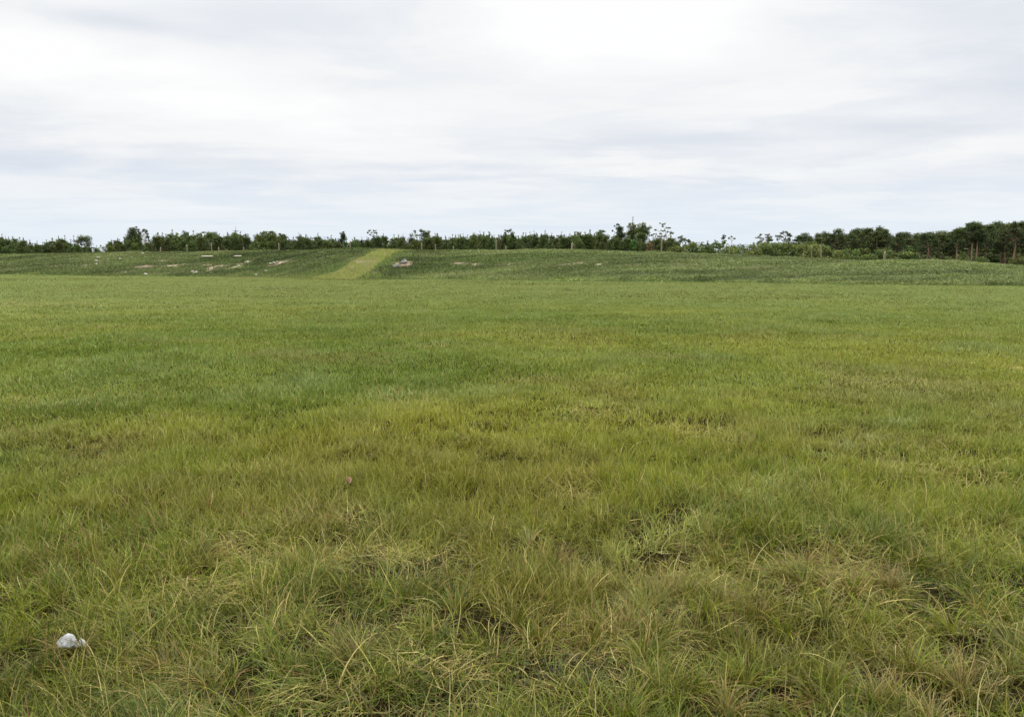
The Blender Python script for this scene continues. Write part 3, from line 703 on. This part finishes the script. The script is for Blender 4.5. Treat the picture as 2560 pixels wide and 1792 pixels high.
def blob_tree(name, px, Yd, blobs, label, cat='tree', dens_=1.0, leaf=.26, dark=1.0, mat=None, bark=None, trunk_r=.09, seed=0, top_y=None, light=.35, limbs=True, cols=None, foot=None, fat=1.28):
    """a single tree whose crown is built from leafy masses (photo ellipses turned to metres at the tree's own distance)"""
    r = np.random.default_rng(1000 + seed); Xd = lat(foot if foot else px) * Yd; z = float(tz(Xd, Yd))
    e = empty(name, (Xd, Yd, z - .03)); org = np.array([Xd, Yd, z - .03])
    P, fz, tubes = [], [], []
    cs = []
    k = Yd / FP
    zs = [at(b[0], b[1], Yd)[2] for b in blobs]; zt = max(zs) - org[2]
    xt = at(px, 600, Yd)[0] - Xd
    trunk = bent([0, 0, 0], [xt, r.normal(0, .1), zt], 0, r, 8); tubes.append((trunk, np.linspace(trunk_r, trunk_r * .25, 8)))
    for b_ in blobs:
        bx, by, rx, ry = b_[:4]; rx, ry = rx * fat, ry * fat; dn = b_[4] if len(b_) > 4 else 1.0
        c_ = at(bx, by, Yd) - org; rx_, rz_ = rx * k, ry * k
        c_[1] += r.normal(0, .35) * rx_; ryy = rx_ * .9
        nsub = max(4, int(rx_ * rz_ * 15))
        if limbs:
            zz = max(.15 * zt, c_[2] - .8 * abs(c_[0] - xt) - .3 * rz_); i_ = np.clip(zz / zt, 0, 1)
            tubes.append((bent([xt * i_, 0, zz], c_, .08, r), np.linspace(trunk_r * .5, .02, 5)))
        for q in range(nsub):
            d = r.normal(0, 1, 3); d /= np.linalg.norm(d); d *= r.random() ** .4 * .8
            cc = c_ + d * np.array([rx_, ryy, rz_]); s = min(rx_, rz_) * r.uniform(.45, .72)
            if limbs and q % 2 == 0: tubes.append((bent(c_, cc, .05, r, 3), [.025, .018, .01]))
            m = max(20, int(dens_ * dn * 150 * (s / .5) ** 1.6 * (.26 / leaf) ** 1.5))
            dd = r.normal(0, 1, (m, 3)); dd /= np.linalg.norm(dd, axis=1, keepdims=True)
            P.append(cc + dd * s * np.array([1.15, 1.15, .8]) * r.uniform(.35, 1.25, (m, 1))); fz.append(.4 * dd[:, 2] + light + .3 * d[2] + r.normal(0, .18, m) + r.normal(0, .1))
    P = np.concatenate(P); fz = np.concatenate(fz)
    ca, cb = cols if cols else (np.array(BROAD) * dark, np.array(BROADL) * dark)
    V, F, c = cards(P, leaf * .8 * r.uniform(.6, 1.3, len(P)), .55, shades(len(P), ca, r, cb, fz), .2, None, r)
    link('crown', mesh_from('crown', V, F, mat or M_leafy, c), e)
    v2, f2 = wood(tubes); link('trunk', mesh_from('trunk', v2, f2, bark or M_bark, smooth=True), e)
    tag(e, label, cat)
    return e

pines = [young_pine_mesh(100 + k, .72 + .12 * (k % 3)) for k in range(7)]
bushes = [bush_mesh(200 + k, .3 + .1 * k) for k in range(6)]
stems = [tall_pine_mesh(350 + k, (.52, .64), M_stem) for k in range(6)]
talls = [tall_pine_mesh(300 + k) for k in range(6)]
fronts = [tall_pine_mesh(330 + k, (.36, .50)) for k in range(6)]

SX = [-200, 0, 30, 45, 65, 85, 105, 120, 140, 158, 175, 190, 205, 232, 240, 262, 277, 290, 300, 312, 340, 372, 380, 400, 415, 435, 450, 480, 500, 545, 555, 575, 605, 630, 650, 700, 745, 765, 790, 820, 838, 850, 870, 890, 900, 910, 945, 960, 975, 990, 1000, 1030, 1050, 1080, 1110, 1140, 1160, 1185, 1230, 1260, 1290, 1330, 1360, 1390, 1435, 1475, 1490, 1525, 1560, 1600, 1625, 1690, 1720, 1755, 1772, 1800, 1850, 1862, 1880, 1940, 1985, 2020, 2080, 2300, 2800]
SY = [600, 601, 599, 607, 602, 613, 612, 616, 603, 602, 612, 612, 618, 619, 619, 620, 612, 612, 602, 604, 604, 606, 598, 592, 590, 592, 594, 592, 594, 593, 598, 594, 592, 602, 597, 596, 597, 599, 597, 598, 607, 604, 602, 602, 607, 599, 597, 598, 606, 596, 597, 599, 603, 597, 598, 592, 592, 594, 594, 593, 594, 592, 590, 595, 592, 592, 593, 602, 602, 603, 604, 603, 602, 607, 603, 605, 609, 613, 606, 603, 606, 606, 612, 620, 622]
r = np.random.default_rng(5)
def sil(px): return float(np.interp(px, SX, SY))
def row(x0, x1, step, y0, y1, d0, d1, kind, name, label, cat, group, wide=(.85, 1.25), bottom=None):
    x = x0
    while x < x1:
        px = x + r.uniform(-.3, .3) * step; Yd = r.uniform(y0, y1)
        top = sil(px) + r.uniform(d0, d1)
        if 233 < px < 266 or (850 < px < 864 and top < 600): x += step; continue
        me = kind[int(r.integers(len(kind)))]
        e = make_tree(name, me, px, Yd, top, r.uniform(*wide), r.uniform(0, 2 * PI))
        tag(e, label, cat, group)
        x += step * r.uniform(.75, 1.25)

mixed = pines + pines + bushes[:1]
LAB_A = 'dark bushy young tree in the low row left of the yellow green ramp'
LAB_B = 'dark bushy young tree in the low row between ramp and open pine'
row(-170, 850, 13.5, 101, 108, -12, 8, mixed, 'young_tree', LAB_A, 'tree', 'young trees behind the bank left of the ramp', (.8, 1.25))
row(-170, 850, 13.5, 112, 122, -14, -2, mixed, 'young_tree', LAB_A, 'tree', 'young trees behind the bank left of the ramp', (.8, 1.25))
row(866, 1700, 13.5, 92, 100, -12, 8, mixed, 'young_tree', LAB_B, 'tree', 'young trees behind the bank right of the ramp', (.8, 1.25))
row(866, 1700, 13.5, 105, 116, -14, -2, mixed, 'young_tree', LAB_B, 'tree', 'young trees behind the bank right of the ramp', (.8, 1.25))
LAB_C = 'mid green bush in the scrub between the sparse open pine and the dark pinewood'
row(1690, 2080, 21, 84, 92, -3, 8, bushes, 'bush', LAB_C, 'bush', 'scrub bushes beside the pinewood', (1.1, 1.6))
row(1700, 2080, 24, 98, 108, -5, 3, bushes, 'bush', LAB_C, 'bush', 'scrub bushes beside the pinewood', (1.1, 1.6))
LAB_D = 'fresh green bush growing at the foot of the dark pinewood'
for px, top, dd in ((2093, 624, 80), (2110, 616, 82), (2122, 617, 84), (2140, 621, 82), (2156, 618, 84), (2176, 630, 82), (2198, 622, 82), (2214, 616, 83), (2229, 627, 82), (2258, 622, 82), (2273, 616, 84), (2284, 629, 82), (2335, 637, 82), (2372, 640, 82), (2420, 638, 84), (2450, 640, 84), (2545, 632, 84), (2562, 640, 83)):
    e = make_tree('bush', bushes[(px // 7) % 6], px, dd, top, r.uniform(1.0, 1.5), r.uniform(0, 6)); tag(e, LAB_D, 'bush', 'bushes at the foot of the pinewood')

TX = [1985, 2003, 2020, 2038, 2050, 2065, 2085, 2095, 2108, 2118, 2135, 2142, 2165, 2190, 2198, 2222, 2245, 2262, 2280, 2290, 2305, 2320, 2335, 2352, 2370, 2390, 2402, 2412, 2430, 2450, 2470, 2485, 2500, 2515, 2535, 2550, 2800]
TY = [597, 588, 592, 579, 583, 580, 584, 574, 584, 578, 585, 573, 571, 573, 578, 575, 583, 581, 590, 583, 579, 582, 585, 578, 577, 570, 566, 563, 556, 557, 561, 558, 566, 556, 555, 558, 552]
def tsil(px): return float(np.interp(px, TX, TY))
LAB_P = 'tall dark pine with a bare reddish stem in the dense pinewood'
GP = 'pines of the dense pinewood'
x = 2070
while x < 2780:
    Yd = r.uniform(120, 185)
    e = make_tree('bush', bushes[int(r.integers(3))], x, Yd, r.uniform(598, 624), r.uniform(1.2, 2.0), r.uniform(0, 6)); tag(e, 'dark undergrowth bush in the shade among the pinewood stems', 'bush', 'undergrowth inside the pinewood')
    x += r.uniform(9, 16)
for x0, x1, step, ya, yb_, da, db_ in ((1996, 2720, 27, 108, 122, -8, 12), (2010, 2720, 25, 128, 142, -8, 6), (2060, 2740, 24, 150, 165, -3, 8), (2100, 2760, 24, 172, 190, 6, 22), (2180, 2780, 24, 200, 220, 16, 40)):
    x = x0
    while x < x1:
        px = x + r.uniform(-5, 5); pool = fronts if ya < 120 else talls; e = make_tree('pine_tree', pool[int(r.integers(6))], px, r.uniform(ya, yb_), tsil(px) + r.uniform(da, db_), r.uniform(1.0, 1.6), r.uniform(0, 6), r.normal(0, .03))
        tag(e, LAB_P, 'tree', GP); x += step * r.uniform(.8, 1.2)
# the two tall stems and other trunks that stand forward of the wood
for k, (px, top, wd, lb) in enumerate(((2430, 557, 1.0, 'tall pine at the wood edge, left one of the two close reddish stems'), (2443, 560, .9, 'tall pine at the wood edge, right one of the two close reddish stems'),
                       (2394, 572, .9, 'pine at the wood edge just left of the two close reddish stems'), (2308, 583, .9, 'pine with a slim brown stem at the dip in the pinewood'),
                       (2528, 557, 1.0, 'leaning pine with a red brown stem near the outer edge of the pinewood'), (2242, 583, .9, 'pine at the wood edge rising right behind the thick pale post'))):
    tag(make_tree('pine_tree', stems[k % 6], px, 102, top, wd, k * 1.7, .05 if px == 2528 else .0), lb, 'tree')

DK = (np.array([0.038, 0.054, 0.016]), np.array([0.095, 0.120, 0.034]))
OPEN = (np.array([0.060, 0.076, 0.024]), np.array([0.14, 0.16, 0.055]))
T = blob_tree
T('broadleaf_tree', 205, 126, [(205, 596, 15, 10), (198, 604, 12, 8, .6), (215, 601, 14, 11), (221, 612, 10, 11), (187, 606, 9, 5, .6), (208, 610, 12, 7, .4), (232, 621, 8, 5)], 'rounded see-through tree beside the gap in the tree line', seed=1, cols=OPEN, leaf=.22, dens_=.42, fat=1.12)
T('broadleaf_tree', 333, 128, [(328, 577, 13, 9), (340, 574, 9, 6), (325, 590, 15, 10), (338, 590, 13, 11), (331, 602, 17, 12), (344, 597, 8, 14), (338, 568, 8, 2.2, .8), (312, 595, 4, 4)], 'tall dense dark tree with a hooked top, beside the pale leaning trunk', seed=2, cols=DK, leaf=.23, dens_=.6, fat=1.15)
T('broadleaf_tree', 366, 112, [(359, 577, 7, 3.5), (367, 580, 5, 4, .8), (370, 588, 4, 5, .8), (352, 582, 5, 2.5), (366, 593, 6, 3, .4), (356, 598, 7, 5, .35), (349, 588, 4, 3, .6)], 'leaning tree with bare pale trunk and ring-shaped open crown', seed=3, cols=DK, leaf=.2, bark=M_bark_pale, trunk_r=.10, foot=367)
T('broadleaf_tree', 462, 124, [(462, 584, 8, 5), (458, 592, 10, 8), (466, 600, 10, 9)], 'slim pale green tree poking above the left row of young pines', seed=4, cols=OPEN)
T('broadleaf_tree', 528, 124, [(529, 589, 14, 8), (518, 595, 13, 9), (540, 598, 13, 9), (507, 582, 8, 2.5, .5), (500, 590, 6, 5, .5)], 'rounded green tree with wispy side shoots left of the thin mast', seed=5)
T('broadleaf_tree', 593, 124, [(592, 589, 12, 7), (602, 597, 16, 10), (584, 600, 14, 10)], 'rounded tree right in front of the thin mast with crossbars', seed=6)
T('broadleaf_tree', 668, 126, [(663, 584, 12, 6), (676, 581, 9, 4), (682, 590, 12, 8), (652, 592, 12, 8), (668, 598, 20, 11), (690, 599, 12, 10)], 'broad spreading green tree, widest crown left of the ramp', seed=7, light=.45)
T('broadleaf_tree', 706, 122, [(704, 587, 11, 5.5), (712, 594, 9, 7), (704, 601, 13, 8)], 'small dark round-headed tree right of the broad spreading tree', seed=8, cols=DK)
T('columnar_tree', 857, 112, [(857, 583, 5, 6), (856, 592, 6.5, 8), (857, 601, 8, 9), (856, 611, 10, 8)], 'narrow dark columnar tree just left of the ramp top', seed=9, cols=DK, leaf=.22, limbs=False)
T('open_tree', 930, 118, [(920, 582, 3.5, 1.6), (925, 577, 6, 2.2), (936, 577, 5, 2.4, .8), (940, 582, 3, 1.6), (926, 587, 6, 1.5, .6), (937, 592, 5, 1.5, .6), (931, 582, 5, 1.5, .5)], 'thin wispy tree with flat open top behind the ramp', seed=10, cols=OPEN, leaf=.17, trunk_r=.045)
T('open_tree', 1036, 118, [(1037, 579, 7, 4, .7), (1032, 588, 5, 6, .6), (1041, 590, 4, 5, .6), (1038, 605, 5, 4, .5)], 'sparse upright tree beside the denser round one, right of the ramp', seed=11, cols=OPEN, leaf=.19, trunk_r=.05)
T('broadleaf_tree', 1064, 118, [(1058, 579, 8, 5), (1069, 583, 7, 6), (1060, 590, 10, 8), (1073, 594, 6, 7), (1064, 602, 11, 8)], 'dark round-headed tree right of the ramp with small gaps in its crown', seed=12, cols=DK, leaf=.23)
T('broadleaf_tree', 1182, 114, [(1180, 590, 9, 5), (1186, 597, 11, 8)], 'small rounded green tree above the row, left of the two-topped one', seed=14, light=.5)
T('open_tree', 1272, 118, [(1266, 577, 6, 3), (1277, 577, 6, 3.5), (1282, 584, 5, 4, .8), (1263, 584, 4, 2), (1272, 588, 8, 4, .7), (1276, 598, 12, 8)], 'two-topped tree with see-through head alone above the level row', seed=15, cols=DK, leaf=.2, trunk_r=.06)
T('broadleaf_tree', 1449, 116, [(1448, 583, 10, 5, .7), (1444, 591, 8, 6, .6), (1456, 595, 9, 8)], 'pale thin-crowned rounded tree left of the bushy tree with spiky top', seed=16, cols=OPEN)
T('broadleaf_tree', 1502, 116, [(1498, 581, 8, 5), (1508, 578, 6, 4), (1502, 590, 14, 8), (1500, 601, 19, 10), (1514, 598, 8, 9)], 'bushy green tree with spiky top left of the tall clump', seed=17)
T('pine_tree', 1549, 122, [(1545, 562, 6, 2.2), (1536, 565, 2.2, 1, .8), (1531, 577, 2.6, 1.8), (1546, 572, 10, 6), (1553, 580, 9, 7, .8), (1546, 588, 13, 8, .8), (1556, 595, 10, 9, .7), (1542, 603, 13, 9)], 'ragged dark pine with side tufts, first tree of the tall clump under the mast', seed=18, cols=DK, leaf=.24)
T('pine_tree', 1578, 124, [(1581, 563, 9, 5), (1576, 571, 12, 7), (1586, 579, 11, 8), (1578, 590, 12, 9), (1590, 598, 10, 9)], 'dark tree in middle of the tall clump directly below the mast', seed=19, leaf=.25)
T('broadleaf_tree', 1606, 122, [(1604, 563, 11, 5.5), (1613, 571, 11, 8), (1599, 576, 12, 8), (1616, 584, 10, 6), (1604, 590, 14, 9), (1627, 589, 7, 3), (1602, 604, 12, 10)], 'broad domed green tree, right-hand one of the tall clump', seed=20, light=.45, leaf=.25)
T('open_pine', 1656, 114, [(1650, 558, 2.4, 1.1), (1661, 560, 5, 2), (1656, 566, 4, 1.6, .8), (1668, 570, 7, 2.6), (1643, 575, 7, 1.8), (1657, 577, 7, 2.2, .8), (1671, 580, 8, 3, .8), (1679, 584, 6, 3), (1650, 585, 8, 2, .8), (1638, 586, 6, 1.6), (1666, 590, 8, 2.4, .8), (1648, 592, 7, 2, .7), (1673, 597, 4, 1.8)], 'open tiered pine with sky between its branches and bare pale stem', seed=21, cols=OPEN, leaf=.2, bark=M_bark_pale, trunk_r=.08)
T('broadleaf_tree', 1704, 108, [(1703, 594, 7, 4), (1706, 602, 10, 6), (1722, 602, 6, 4)], 'small grey green tree just right of the open tiered pine', seed=22, cols=OPEN)
T('open_tree', 1810, 108, [(1810, 590, 4, 2.5), (1808, 597, 5, 3.5), (1811, 604, 7, 4)], 'slim tufted tree standing above the scrub', seed=23, cols=DK, leaf=.2, trunk_r=.05)
T('open_tree', 1830, 110, [(1822, 596, 3, 2.6, .5), (1829, 592, 4, 1.6, .5), (1837, 597, 3, 3.4, .5)], 'faint open tree with thin ring-shaped crown above the scrub', seed=24, cols=OPEN, leaf=.16, trunk_r=.04)
T('open_tree', 1900, 112, [(1902, 588, 6, 3), (1896, 594, 5, 3, .7), (1905, 600, 7, 4, .7), (1896, 605, 7, 4)], 'small open tree at start of the taller trees, paler of the neighbouring two', seed=25, cols=OPEN, leaf=.2, trunk_r=.06)
T('pine_tree', 1921, 112, [(1919, 588, 6, 3), (1924, 594, 8, 4.5), (1919, 603, 9, 6)], 'small dark pine squeezed between two open-crowned trees', seed=26, cols=DK, leaf=.22, trunk_r=.06)
T('broadleaf_tree', 1961, 116, [(1953, 582, 6, 3), (1963, 580, 7, 3), (1971, 586, 6, 5), (1945, 594, 7, 5), (1976, 597, 5, 7), (1954, 592, 5, 4, .4), (1962, 602, 9, 6, .5)], 'domed open tree with sky showing through its crown, next to the pinewood', seed=27, cols=OPEN, leaf=.22)
T('green_shrub', 1584, 88, [(1583, 606, 6, 7), (1585, 614, 8, 7), (1587, 621, 9, 5)], 'vivid green upright shrub in front of the tall clump', 'shrub', seed=30, cols=(np.array([.035, .10, .012]), np.array([.07, .17, .022])), leaf=.2, trunk_r=.04)
T('dead_shrub', 1624, 82, [(1621, 619, 5, 6), (1628, 617, 4, 6), (1624, 613, 4, 4)], 'rusty brown dead shrub on the crest between tall clump and open pine', 'shrub', seed=31, cols=(np.array([.15, .085, .045]), np.array([.26, .16, .09])), leaf=.2, trunk_r=.04)
T('pale_shrub', 259, 96, [(256, 621, 5, 5, .5), (264, 624, 7, 3, .5), (252, 614, 1.2, 5, .5)], 'pale wispy shrub standing in the gap of the tree line', 'shrub', seed=32, cols=(np.array([.16, .19, .13]), np.array([.30, .33, .24])), leaf=.16, trunk_r=.03)
for px, top, lb in ((243, 616, 'small dark young pine alone in the gap left of the pale shrub'), (278, 610, 'small pointed young pine right of the pale shrub in the gap')):
    tag(make_tree('young_pine', pines[px % 7], px, 100, top, 1.1, 1.0), lb, 'tree')

# ------------------------------------------------------------------ posts on the crest
from collections import defaultdict
def box(c, s, rot=0.0):
    v = np.array([[x, y, z] for x in (-.5, .5) for y in (-.5, .5) for z in (-.5, .5)]) * s
    ca, sa = math.cos(rot), math.sin(rot); v = np.stack([v[:, 0] * ca - v[:, 1] * sa, v[:, 0] * sa + v[:, 1] * ca, v[:, 2]], -1) + np.asarray(c)
    f = np.array([[0, 1, 3, 2], [4, 6, 7, 5], [0, 4, 5, 1], [2, 3, 7, 6], [0, 2, 6, 4], [1, 5, 7, 3]])
    return v, f

def post_mesh(seed, hgt, rad):
    r_ = np.random.default_rng(seed); k = 6
    zz = np.linspace(0, hgt, k); pts = np.stack([r_.normal(0, .008, k).cumsum(), r_.normal(0, .008, k).cumsum(), zz - .15], -1)
    pts = np.vstack([pts, pts[-1] + [rad * .15, 0, rad * .45]])
    v, f = tube(pts, list(rad * (1 - .12 * np.linspace(0, 1, k)) * (1 + r_.normal(0, .05, k))) + [rad * .45], 9)
    return mesh_from('post', v, f, M_post, smooth=False)
ORD = ['first', 'second', 'third', 'fourth', 'fifth', 'sixth', 'seventh', 'eighth', 'ninth', 'tenth', 'eleventh', 'twelfth']
PL_ = [(876, 603), (698, 608), (610, 618), (548, 618), (530, 608), (469, 612), (402, 619)]
PR_ = [(1054, 607), (1089, 612), (1134, 616), (1240, 598), (1265, 616), (1430, 608), (1653, 600), (1823, 617), (1887 + 122, 634), (2030, 616), (2053, 612), (2212, 630)]
for side, lst in (('left', PL_), ('right', PR_)):
    for k, (px, ty) in enumerate(lst):
        s0 = lat(px); Yd = float(base_dist(s0)) + SLOPE * 1.02; Xd = s0 * Yd; z = float(tz(Xd, Yd)); h = max(.35, at(px, ty, Yd)[2] - z)
        rad = .085 if px in (1430, 2212) else (.055 if px < 1700 else .042)
        o = link('fence_post', post_mesh(400 + px, h + .15, rad)); o.location = (Xd, Yd, z); o.rotation_euler = (r.normal(0, .03), r.normal(0, .03), r.uniform(0, 6))
        size = 'tall' if h > .62 else ('short' if h < .32 else 'weathered')
        thick = 'thick ' if rad > .08 else ''
        tag(o, f'{thick}{size} pale timber post on the bank crest, {ORD[k]} to the {side} of the ramp', 'post', 'timber posts along the bank crest')

# ------------------------------------------------------------------ thin masts far behind the trees
def mast(px, top_y, Yd, bars, label, rad=.11):
    Xd = lat(px) * Yd; h = at(px, top_y, Yd)[2]
    e = empty('radio_mast', (Xd, Yd, 0))
    v, f = tube([[0, 0, -.2], [0, 0, h * .5], [0, 0, h * .8], [0, 0, h]], [rad * 1.6, rad * 1.3, rad, rad * .6], 6)
    link('pole', mesh_from('pole', v, f, M_wire), e)
    for (fz_, wdt) in bars:
        v, f = box((0, 0, at(px, fz_, Yd)[2]), (wdt, .12, .12)); link('crossbar', mesh_from('crossbar', v, f, M_wire), e)
    tag(e, label, 'mast')
mast(592, 566, 210, [(577, 1.5), (580, .9)], 'thin grey mast with crossbars rising behind the rounded tree', .08)
mast(187.5, 586, 220, [(591, .5)], 'faint thin mast beside the rounded see-through tree', .07)
mast(1580.5, 542, 190, [(543.5, .45), (550, .35)], 'thin grey mast rising out of the tall clump of trees', .10)
mast(754, 585, 190, [(588, .4)], 'short thin mast between the spreading tree and columnar tree', .09)

# ------------------------------------------------------------------ stones, rock, board on the bank
def stone_mesh(seed, sx_, sy_, sz_, mat, lumps=.28):
    import bmesh
    bm = bmesh.new(); bmesh.ops.create_icosphere(bm, subdivisions=3, radius=1)
    r_ = np.random.default_rng(seed); o_ = r_.uniform(0, 50, 3)
    cuts = [(np.array(d_) / np.linalg.norm(d_), r_.uniform(.55, .85)) for d_ in r_.normal(0, 1, (9, 3))]
    for v in bm.verts:
        p = np.array(v.co)
        for n_, l_ in cuts:
            q = p @ n_
            if q > l_: p = p - n_ * (q - l_) * .9
        p = p * (1 + lumps * (float(fbm(np.array([p[0] * 1.4 + o_[0] + p[2]]), np.array([p[1] * 1.4 + o_[1] - p[2]]), seed, 3)[0]) - .5))
        v.co = p * np.array([sx_, sy_, sz_])
    me = bpy.data.meshes.new('stone'); bm.to_mesh(me); bm.free(); me.materials.append(mat)
    return me
SL = [(175.5, 651, 4, 1.4), (241, 662, 4, 1.6), (242, 654, 5, 1.6), (245, 646, 5.5, 2.2), (301, 648.5, 5, 1.6), (357, 636, 4, 1.3), (365, 687.5, 5, 1.7), (424, 686, 4, 1.3), (481, 681, 4, 2.4), (489, 682.5, 6, 2), (531, 676.5, 4, 1.6), (641, 688.5, 4, 1.6), (664.5, 680, 3.5, 1.4), (677, 661.5, 5, 1.6), (684, 660, 6, 2.4), (693, 657.5, 5, 2)]
for k, (px, py, rx, ry) in enumerate(sorted(SL)):
    c_ = hit(px, py + 1); kx = c_[1] / FP
    o = link('stone', stone_mesh(500 + k, rx * kx, rx * kx * .8, ry * kx * 1.2, M_stone)); o.location = c_ + np.array([0, 0, .10]); o.rotation_euler = (r.normal(0, .15), r.normal(0, .15), r.uniform(0, 6))
    where = 'upper' if py < 650 else ('lower' if py > 674 else 'middle')
    nm = (ORD + ['thirteenth', 'fourteenth', 'fifteenth', 'sixteenth'])[len(SL) - 1 - k]
    tag(o, f'pale stone on the {where} slope of the bank, {nm} stone counted leftward from the ramp', 'stone', 'pale stones scattered on the bank')
for k, (px, py, rx, ry, lb) in enumerate(((991, 668, 11, 5.5, 'larger pale grey rock bedded in the bank beside the ramp'), (1009, 658, 13, 4, 'flatter grey brown rock above the larger rock beside the ramp'), (1011, 652, 6, 2.2, 'small whitish rock topping the outcrop beside the ramp'))):
    c_ = hit(px, py); kx = c_[1] / FP
    o = link('rock', stone_mesh(540 + k, rx * kx, rx * kx * .7, ry * kx * 1.25, M_rock, .4)); o.location = c_ + np.array([0, 0, .06]); o.rotation_euler = (.1, -.25 if k < 2 else .1, .3 * k)
    tag(o, lb, 'rock')
c_ = hit(517, 645.5); c2 = hit(597, 645)
for nm, ca_, cb_, lb in (('board', hit(504, 645.5), hit(531, 645.5), 'bleached board lying level on the left bank, longer of the two'), ('board', hit(586, 645.3), hit(603, 645), 'bleached board lying level on the left bank, shorter one nearer the ramp')):
    d_ = cb_ - ca_; L_ = float(np.hypot(d_[0], d_[1])); mid = (ca_ + cb_) / 2
    v, f = box((0, 0, 0), (L_, .18, .07)); o = link(nm, mesh_from(nm, v, f, M_board)); o.location = mid + np.array([0, 0, .16]); o.rotation_euler = (R(14), 0, math.atan2(d_[1], d_[0]))
    bv = o.modifiers.new('bevel', 'BEVEL'); bv.width = .012; bv.segments = 2
    tag(o, lb, 'board', 'bleached boards on the bank')

# ------------------------------------------------------------------ litter in the near grass
def crumple(seed, sx_, sy_, sz_, n=34):
    """a crumpled sheet: a dome of sharp facets with an uneven hem"""
    r_ = np.random.default_rng(seed); V, F = [], []
    ridges = [(r_.uniform(0, 2 * PI), r_.uniform(.15, .5), r_.uniform(-1, 1)) for _ in range(9)]
    for j in range(n):
        for i_ in range(n):
            u, v = i_ / (n - 1) * 2 - 1, j / (n - 1) * 2 - 1
            rr = math.hypot(u, v) / max(1e-6, max(abs(u), abs(v)) and math.hypot(u, v) / max(abs(u), abs(v)))
            x, y = u * math.sqrt(1 - v * v / 2), v * math.sqrt(1 - u * u / 2)
            z = 1.0 - .95 * (x * x + y * y) ** .8
            fold = sum(a_ * abs(math.sin(1.7 * (x * math.cos(t0) + y * math.sin(t0)) * 1.6 + ph * 3)) for t0, a_, ph in ridges) / 2.2
            z = z * (.75 + .25 * fold) + .34 * fold - .22
            k_ = 1 + .7 * (float(vnoise(np.array([x * 3 + seed]), np.array([y * 3]), seed)[0]) - .5)
            V.append((x * sx_ * k_, y * sy_ * k_, z * sz_))
    for j in range(n - 1):
        for i_ in range(n - 1):
            q = j * n + i_; F.append((q, q + 1, q + n + 1, q + n))
    return np.array(V), np.array(F)
c_ = hit(174, 1648); kx = math.hypot(c_[1], EYE) / FP
v1, f1 = crumple(5, 25 * kx, 17 * kx, 30 * kx); v2, f2 = crumple(8, 15 * kx, 11 * kx, 17 * kx)
v2 = v2 + np.array([30 * kx, .004, -2 * kx])
V_ = np.vstack([v1, v2]); F_ = np.vstack([f1, f2 + len(v1)])
o = link('plastic_scrap', mesh_from('plastic_scrap', V_, F_, M_plastic)); o.location = c_ + np.array([0, 0, .055])
sm = o.modifiers.new('thickness', 'SOLIDIFY'); sm.thickness = .0008
tag(o, 'crumpled white plastic scrap lying in the near grass', 'litter')
c_ = hit(150, 1646); o = link('paper_ball', stone_mesh(77, 4 * kx, 4 * kx, 5 * kx, M_plastic, .3)); o.location = c_ + np.array([0, 0, .05])
tag(o, 'tiny white paper ball beside the crumpled plastic scrap', 'litter')
def leaf_mesh(L_, W_, curl_):
    V, F = [], []
    for j in range(9):
        f = j / 8; wv = W_ * math.sin(PI * min(1, f * .96 + .03)) ** .7
        for q in (-1, -.5, 0, .5, 1):
            V.append((q * wv, (f - .5) * L_, curl_ * (q * q * wv * 2 + (f - .5) ** 2 * L_ * 1.4) + .003 * math.sin(9 * f + q * 3)))
    for j in range(8):
        for q in range(4): i_ = j * 5 + q; F.append((i_, i_ + 1, i_ + 6, i_ + 5))
    return np.array(V), np.array(F)
c_ = hit(869, 1240); v, f = leaf_mesh(.07, .019, .9)
o = link('dry_leaf', mesh_from('dry_leaf', v, f, M_leafdry, smooth=True)); o.location = c_ + np.array([0, 0, .09]); o.rotation_euler = (.5, .3, .5)
o.modifiers.new('thickness', 'SOLIDIFY').thickness = .0007
tag(o, 'curled brown dry leaf caught in the grass, the only one in the field', 'leaf')

# ------------------------------------------------------------------ render settings
sc_ = bpy.context.scene
sc_.view_settings.view_transform = 'Standard'; sc_.view_settings.look = 'None'
sc_.view_settings.exposure = 0.0; sc_.view_settings.gamma = 1.0; sc_.view_settings.use_curve_mapping = False
sc_.render.engine = 'CYCLES'
sc_.cycles.max_bounces = 5; sc_.cycles.diffuse_bounces = 3; sc_.cycles.glossy_bounces = 1; sc_.cycles.transmission_bounces = 3
